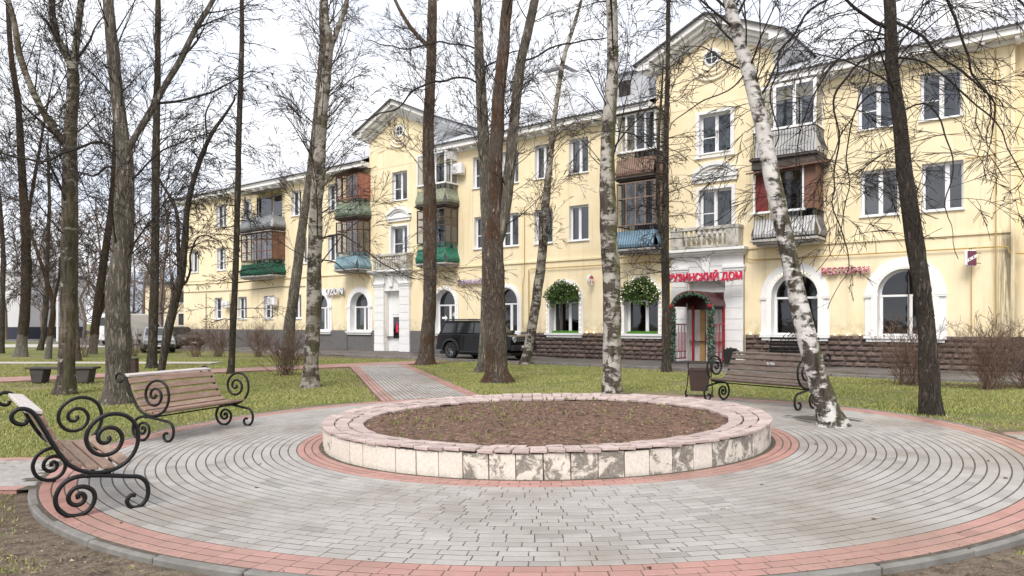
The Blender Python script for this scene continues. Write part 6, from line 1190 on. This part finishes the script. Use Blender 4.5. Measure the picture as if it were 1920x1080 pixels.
def car(name, label, loc, rz, paint, body, cabin, wb, wr, W, belt, roof, wins, suv=False, group='parked cars'):
    t = empty(name, loc, rz); tag(t, label, 'car', group); x0, x1 = body[0][0], max(p[0] for p in body)
    q = MB(); P = list(body)            # closed side outline with wheel arches cut into the sill
    sill = .34 if suv else .24; ar = wr*1.2
    P += arch_pts(wb[1], ar, wr)[0:] and [(wb[1]+ar, sill)] + arch_pts(wb[1], ar, wr*1.0) + [(wb[1]-ar, sill),(wb[0]+ar, sill)] + arch_pts(wb[0], ar, wr) + [(wb[0]-ar, sill)]
    prism_t(q, P, W, W-.04, .3, belt); q.build('body', paint, t, bevel=.03, fix=True)
    q = MB(); prism_t(q, cabin, W-.06, W-.19, belt, roof); q.build('cabin', paint, t, bevel=.035, fix=True)
    hw = lambda z: (W-.06)+(-.13)*min(1, max(0, (z-belt)/(roof-belt)))
    for s in (-1, 1):
        for wq in wins: pts = [(x, s*(hw(z)+.006), z) for x, z in wq]; MB().poly(pts if s < 0 else pts[::-1]).build('side_window', MAT['carglass'], t)
    for (xa, za), (xb, zb2), nm in ((cabin[-1], cabin[-2], 'windscreen'), (cabin[0], cabin[1], 'rear_window')):
        s = 1 if nm == 'windscreen' else -1; f = lambda u: (xa+(xb-xa)*u+s*.012, za+(zb2-za)*u+.006)
        (xl, zl), (xh, zh) = f(.12), f(.9); MB().quad((xl,-hw(zl)+.1,zl),(xl,hw(zl)-.1,zl),(xh,hw(zh)-.08,zh),(xh,-hw(zh)+.08,zh)).build(nm, MAT['carglass'], t)
    for x in wb:
        for s in (-1, 1): wheel(t, x, s*(W-.1), wr, .24)
    q = MB(); q.box(x0+.1,x1-.1,-W+.12,W-.12,.2,.34); q.build('underbody', MAT['plastic'], t)
    return t
BODY = [(-2.28,.5),(-2.3,.85),(-2.27,1.14),(.98,1.16),(2.0,1.12),(2.2,1.06),(2.28,.95),(2.28,.5)]
CAB = [(-2.22,1.13),(-2.0,1.74),(-1.7,1.8),(.15,1.8),(.45,1.76),(1.05,1.15)]
sx_, sy_, _ = F(-.15, -3.55, 0)
suv = car('sport_utility_car','black boxy off-road car parked by the yellow building',(sx_,sy_,.006),FR,MAT['carblack'],BODY,CAB,(-1.38,1.42),.385,.95,1.14,1.8,
  [[(-1.98,1.22),(-1.1,1.22),(-1.1,1.68),(-1.85,1.66)],[(-1.02,1.22),(-.02,1.22),(-.02,1.69),(-1.02,1.68)],[(.06,1.22),(.86,1.22),(.5,1.66),(.06,1.69)]], True)
for s in (-1, 1):
    for wx in (-1.38, 1.42):
        q = MB(); P0 = arch_pts(wx, .475, .385, 10); P1 = arch_pts(wx, .58, .385, 10)
        for k in range(10): q.add([(P0[k][0],s*.93,P0[k][1]),(P1[k][0],s*.93,P1[k][1]),(P1[k+1][0],s*.93,P1[k+1][1]),(P0[k+1][0],s*.93,P0[k+1][1]),(P0[k][0],s*.985,P0[k][1]),(P1[k][0],s*.97,P1[k][1]),(P1[k+1][0],s*.97,P1[k+1][1]),(P0[k+1][0],s*.985,P0[k+1][1])],[(4,5,6,7),(0,4,7,3),(1,2,6,5)])
        q.build('wheel_arch', MAT['plastic'], suv)
    box('side_step', MAT['plastic'], suv, -.78,.82,min(s*.9,s*1.02),max(s*.9,s*1.02),.3,.37, bevel=.02); box('roof_rail', MAT['plastic'], suv, -1.7,.1,min(s*.66,s*.7),max(s*.66,s*.7),1.82,1.87, bevel=.01)
    box('mirror', MAT['plastic'], suv, .72,.9,min(s*.92,s*1.14),max(s*.92,s*1.14),1.16,1.33, bevel=.03); box('tail_light', MAT['redlamp'], suv, -2.315,-2.26,min(s*.72,s*.9),max(s*.72,s*.9),.82,1.06, bevel=.01)
    for x in (-1.05,-.06): box('door_handle', MAT['plastic'], suv, x,x+.2,min(s*.93,s*.965),max(s*.93,s*.965),1.0,1.035, bevel=.008)
    q = MB(); q.lathe([(.01,2.3),(.1,2.31),(.13,2.3),(.14,2.26)], 16, (0,s*.66,.93), 'x'); q.build('headlight', MAT['chrome'], suv)
    for x in (-.55+.0, .5): q = MB().box(x-.005,x+.005,min(s*.93,s*.953),max(s*.93,s*.953),.42,1.12); q.build('door_seam', MAT['plastic'], suv)
box('grille', MAT['plastic'], suv, 2.27,2.3,-.52,.52,.82,1.02, bevel=.01); q = MB()
for i in range(7):
    for z in (.86,.95): q.box(2.3,2.315,-.42+.14*i-.02,-.42+.14*i+.02,z,z+.045)
q.build('grille_tooth', MAT['chrome'], suv); box('bumper', MAT['plastic'], suv, 2.2,2.38,-.9,.9,.42,.68, bevel=.03); box('bumper', MAT['plastic'], suv, -2.4,-2.24,-.9,.9,.42,.66, bevel=.03); box('skid_plate', MAT['rim'], suv, 2.37,2.4,-.35,.35,.42,.52, bevel=.01); box('number_plate', MAT['upvc'], suv, 2.381,2.392,-.26,.26,.56,.66)
SB = [(-2.15,.5),(-2.18,.78),(-2.0,.92),(1.0,.93),(1.95,.8),(2.15,.7),(2.18,.45)]; SC = [(-1.75,.91),(-1.15,1.4),(-.8,1.45),(.1,1.45),(.3,1.42),(1.05,.92)]
SW = [[(-1.4,.98),(-.6,.98),(-.6,1.36),(-1.05,1.34)],[(-.52,.98),(.2,.98),(.2,1.37),(-.52,1.37)],[(.27,.98),(.85,.98),(.35,1.34),(.27,1.35)]]
def sedan(label, x, y, rz, paint):
    c = car('sedan_car', label, (x,y,.006), rz, paint, SB, SC, (-1.3,1.3), .31, .85, .92, 1.45, SW)
    for s in (-1,1): box('headlight', MAT['chrome'], c, 2.05,2.17,min(s*.5,s*.78),max(s*.5,s*.78),.6,.74, bevel=.02); box('tail_light', MAT['redlamp'], c, -2.19,-2.1,min(s*.5,s*.8),max(s*.5,s*.8),.68,.82, bevel=.01); box('mirror', MAT['plastic'], c, .7,.85,min(s*.84,s*1.0),max(s*.84,s*1.0),.93,1.05, bevel=.02)
    box('bumper', MAT['plastic'], c, 2.12,2.24,-.78,.78,.3,.5, bevel=.03); box('grille', MAT['plastic'], c, 2.15,2.2,-.42,.42,.58,.7); box('number_plate', MAT['upvc'], c, 2.241,2.25,-.26,.26,.36,.46); return c
sedan('silver saloon car parked at the end of the yellow building', -20.9, 44.0, R(-62), MAT['silver'])
sedan('small dark grey saloon behind the silver car', -22.6, 50.5, R(-40), MAT['darkc'])
sedan('small white saloon far off by the low white building', -62.5, 99.0, R(12), MAT['carwhite'])
sedan('pale saloon far off beside the white van', -60.0, 101.5, R(5), MAT['silver'])
def van(label, x, y, rz, paint):
    t = empty('delivery_van', (x,y,.006), rz); tag(t, label, 'van', 'parked cars'); q = MB(); prism_t(q, [(-2.6,.4),(-2.6,2.3),(-2.4,2.4),(1.1,2.4),(1.5,2.25),(2.0,1.35),(2.55,1.1),(2.65,.8),(2.65,.4)], .98, .9, 1.2, 2.4); q.build('body', paint, t, bevel=.05, fix=True)
    for s in (-1,1):
        pts = [(1.0,s*.975,1.4),(1.8,s*.975,1.4),(1.45,s*.94,2.0),(1.0,s*.94,2.0)]; MB().poly(pts if s < 0 else pts[::-1]).build('side_window', MAT['carglass'], t)
        for x_ in (-1.6,1.7): wheel(t, x_, s*.85, .34, .22)
    MB().quad((1.98,-.8,1.42),(1.98,.8,1.42),(1.6,.75,2.15),(1.6,-.75,2.15)).build('windscreen', MAT['carglass'], t); MB().quad((-2.62,.7,1.5),(-2.62,-.7,1.5),(-2.61,-.65,2.1),(-2.61,.65,2.1)).build('rear_window', MAT['carglass'], t); return t
van('white delivery van seen between the trunks behind the silver car', -29.5, 58.0, R(70), MAT['carwhite'])
van('white van far off beside the low white building', -70.5, 111.0, R(8), MAT['carwhite'])
# ================================================================ far left: low buildings, lamp post, wood
o = empty('low_building', (-62, 80, 0), 0); tag(o, 'low white building with dark navy plinth at the left edge', 'building')
box('wall', MAT['farwhite'], o, -25,9.5,0,12,.9,7.2); box('plinth', MAT['navy'], o, -25.05,9.55,-.05,12,0,1.3); q = MB(); q.box(-25.4,9.9,-.4,12.4,7.2,7.5); q.build('roof', MAT['roof'], o)
for i in range(3): wq = MB().box(3.0-4*i,4.6-4*i,-.03,.02,3.0,4.6).build('window', MAT['upvc'], o); MB().quad((3.1-4*i,-.035,3.1),(4.5-4*i,-.035,3.1),(4.5-4*i,-.035,4.5),(3.1-4*i,-.035,4.5)).build('pane', MAT['carglass'], wq)
o = empty('yellow_house', (-40, 86, 0), -.12); tag(o, 'small yellow house with grey roof beyond the silver car', 'building')
box('wall', MAT['wall'], o, -2.4,14,0,10,0,6.2); q = MB(); q.prism([(-2.9,6.2),(14.5,6.2),(14.5,6.5),(-2.9,6.5)], -.5, 10.5); q.build('roof', MAT['roofedge'], o)
for x in (-1.2,1.6,4.4,7.2):
    for z in (1.4,4.0): wq = MB().box(x,x+1.2,-.03,.02,z,z+1.5).build('window', MAT['upvc'], o); MB().quad((x+.1,-.035,z+.1),(x+1.1,-.035,z+.1),(x+1.1,-.035,z+1.4),(x+.1,-.035,z+1.4)).build('pane', MAT['carglass'], wq)
o = empty('blue_hall', (-52, 112, 0), 0); tag(o, 'hall with rounded pale blue roof far behind the trunks', 'building'); P = [(9*math.cos(math.pi*k/14), 3+7*math.sin(math.pi*k/14)) for k in range(15)]; q = MB(); q.prism(P[::-1], 0, 25); q.build('roof', MAT['bluesheet'], o); box('wall', MAT['farwhite'], o, -9,9,.05,25,0,3.0)
o = empty('lamp_post', (-42.6, 70, 0), 0); tag(o, 'tall pale lamp post among the trees far left', 'lamp post'); q = MB(); q.tube([(0,0,0),(0,0,9)], [.11,.07], 10); q.build('pole', MAT['white'], o); q = MB(); q.tube([(0,0,8.9),(.3,-.3,9.4),(.9,-.9,9.5)], .04, 6); q.box(.7,1.2,-1.1,-.8,9.45,9.55); q.build('lamp_arm', MAT['white'], o)
# wood beyond the street: reads as one brown mass of twigs
rg = random.Random(33); q = MB(); K = dict(KIND['aspen'], rmin=.014, levels=2, n=(7,4,3), L0=3.2)
for i in range(40):
    y = rg.uniform(62, 125); u = rg.uniform(-.72, -.44) if i < 38 else rg.uniform(-.44,-.36); x = u*y; h = rg.uniform(9, 16); P = [Vector((x+rg.gauss(0,.2)*k, y, h*k/5)) for k in range(6)]
    q.tube(P, [.2*(1-.8*k/5) for k in range(6)], 5)
    for k in range(19):
        t = rg.uniform(.15, 1); p = P[0].lerp(P[5], t); a = rg.random()*6.283; grow(q, p, Vector((math.cos(a), math.sin(a), rg.uniform(.1,.9))).normalized(), rg.uniform(1.8,4.2)*(1.15-.5*t), .05, 0, K, rg)
tag(q.build('distant_wood', MAT['farbark']), 'brown leafless wood far beyond the park', kind='stuff')
print('tree tris', TC, 'wood', len(q.f)*2, 'objects', len(bpy.data.objects))
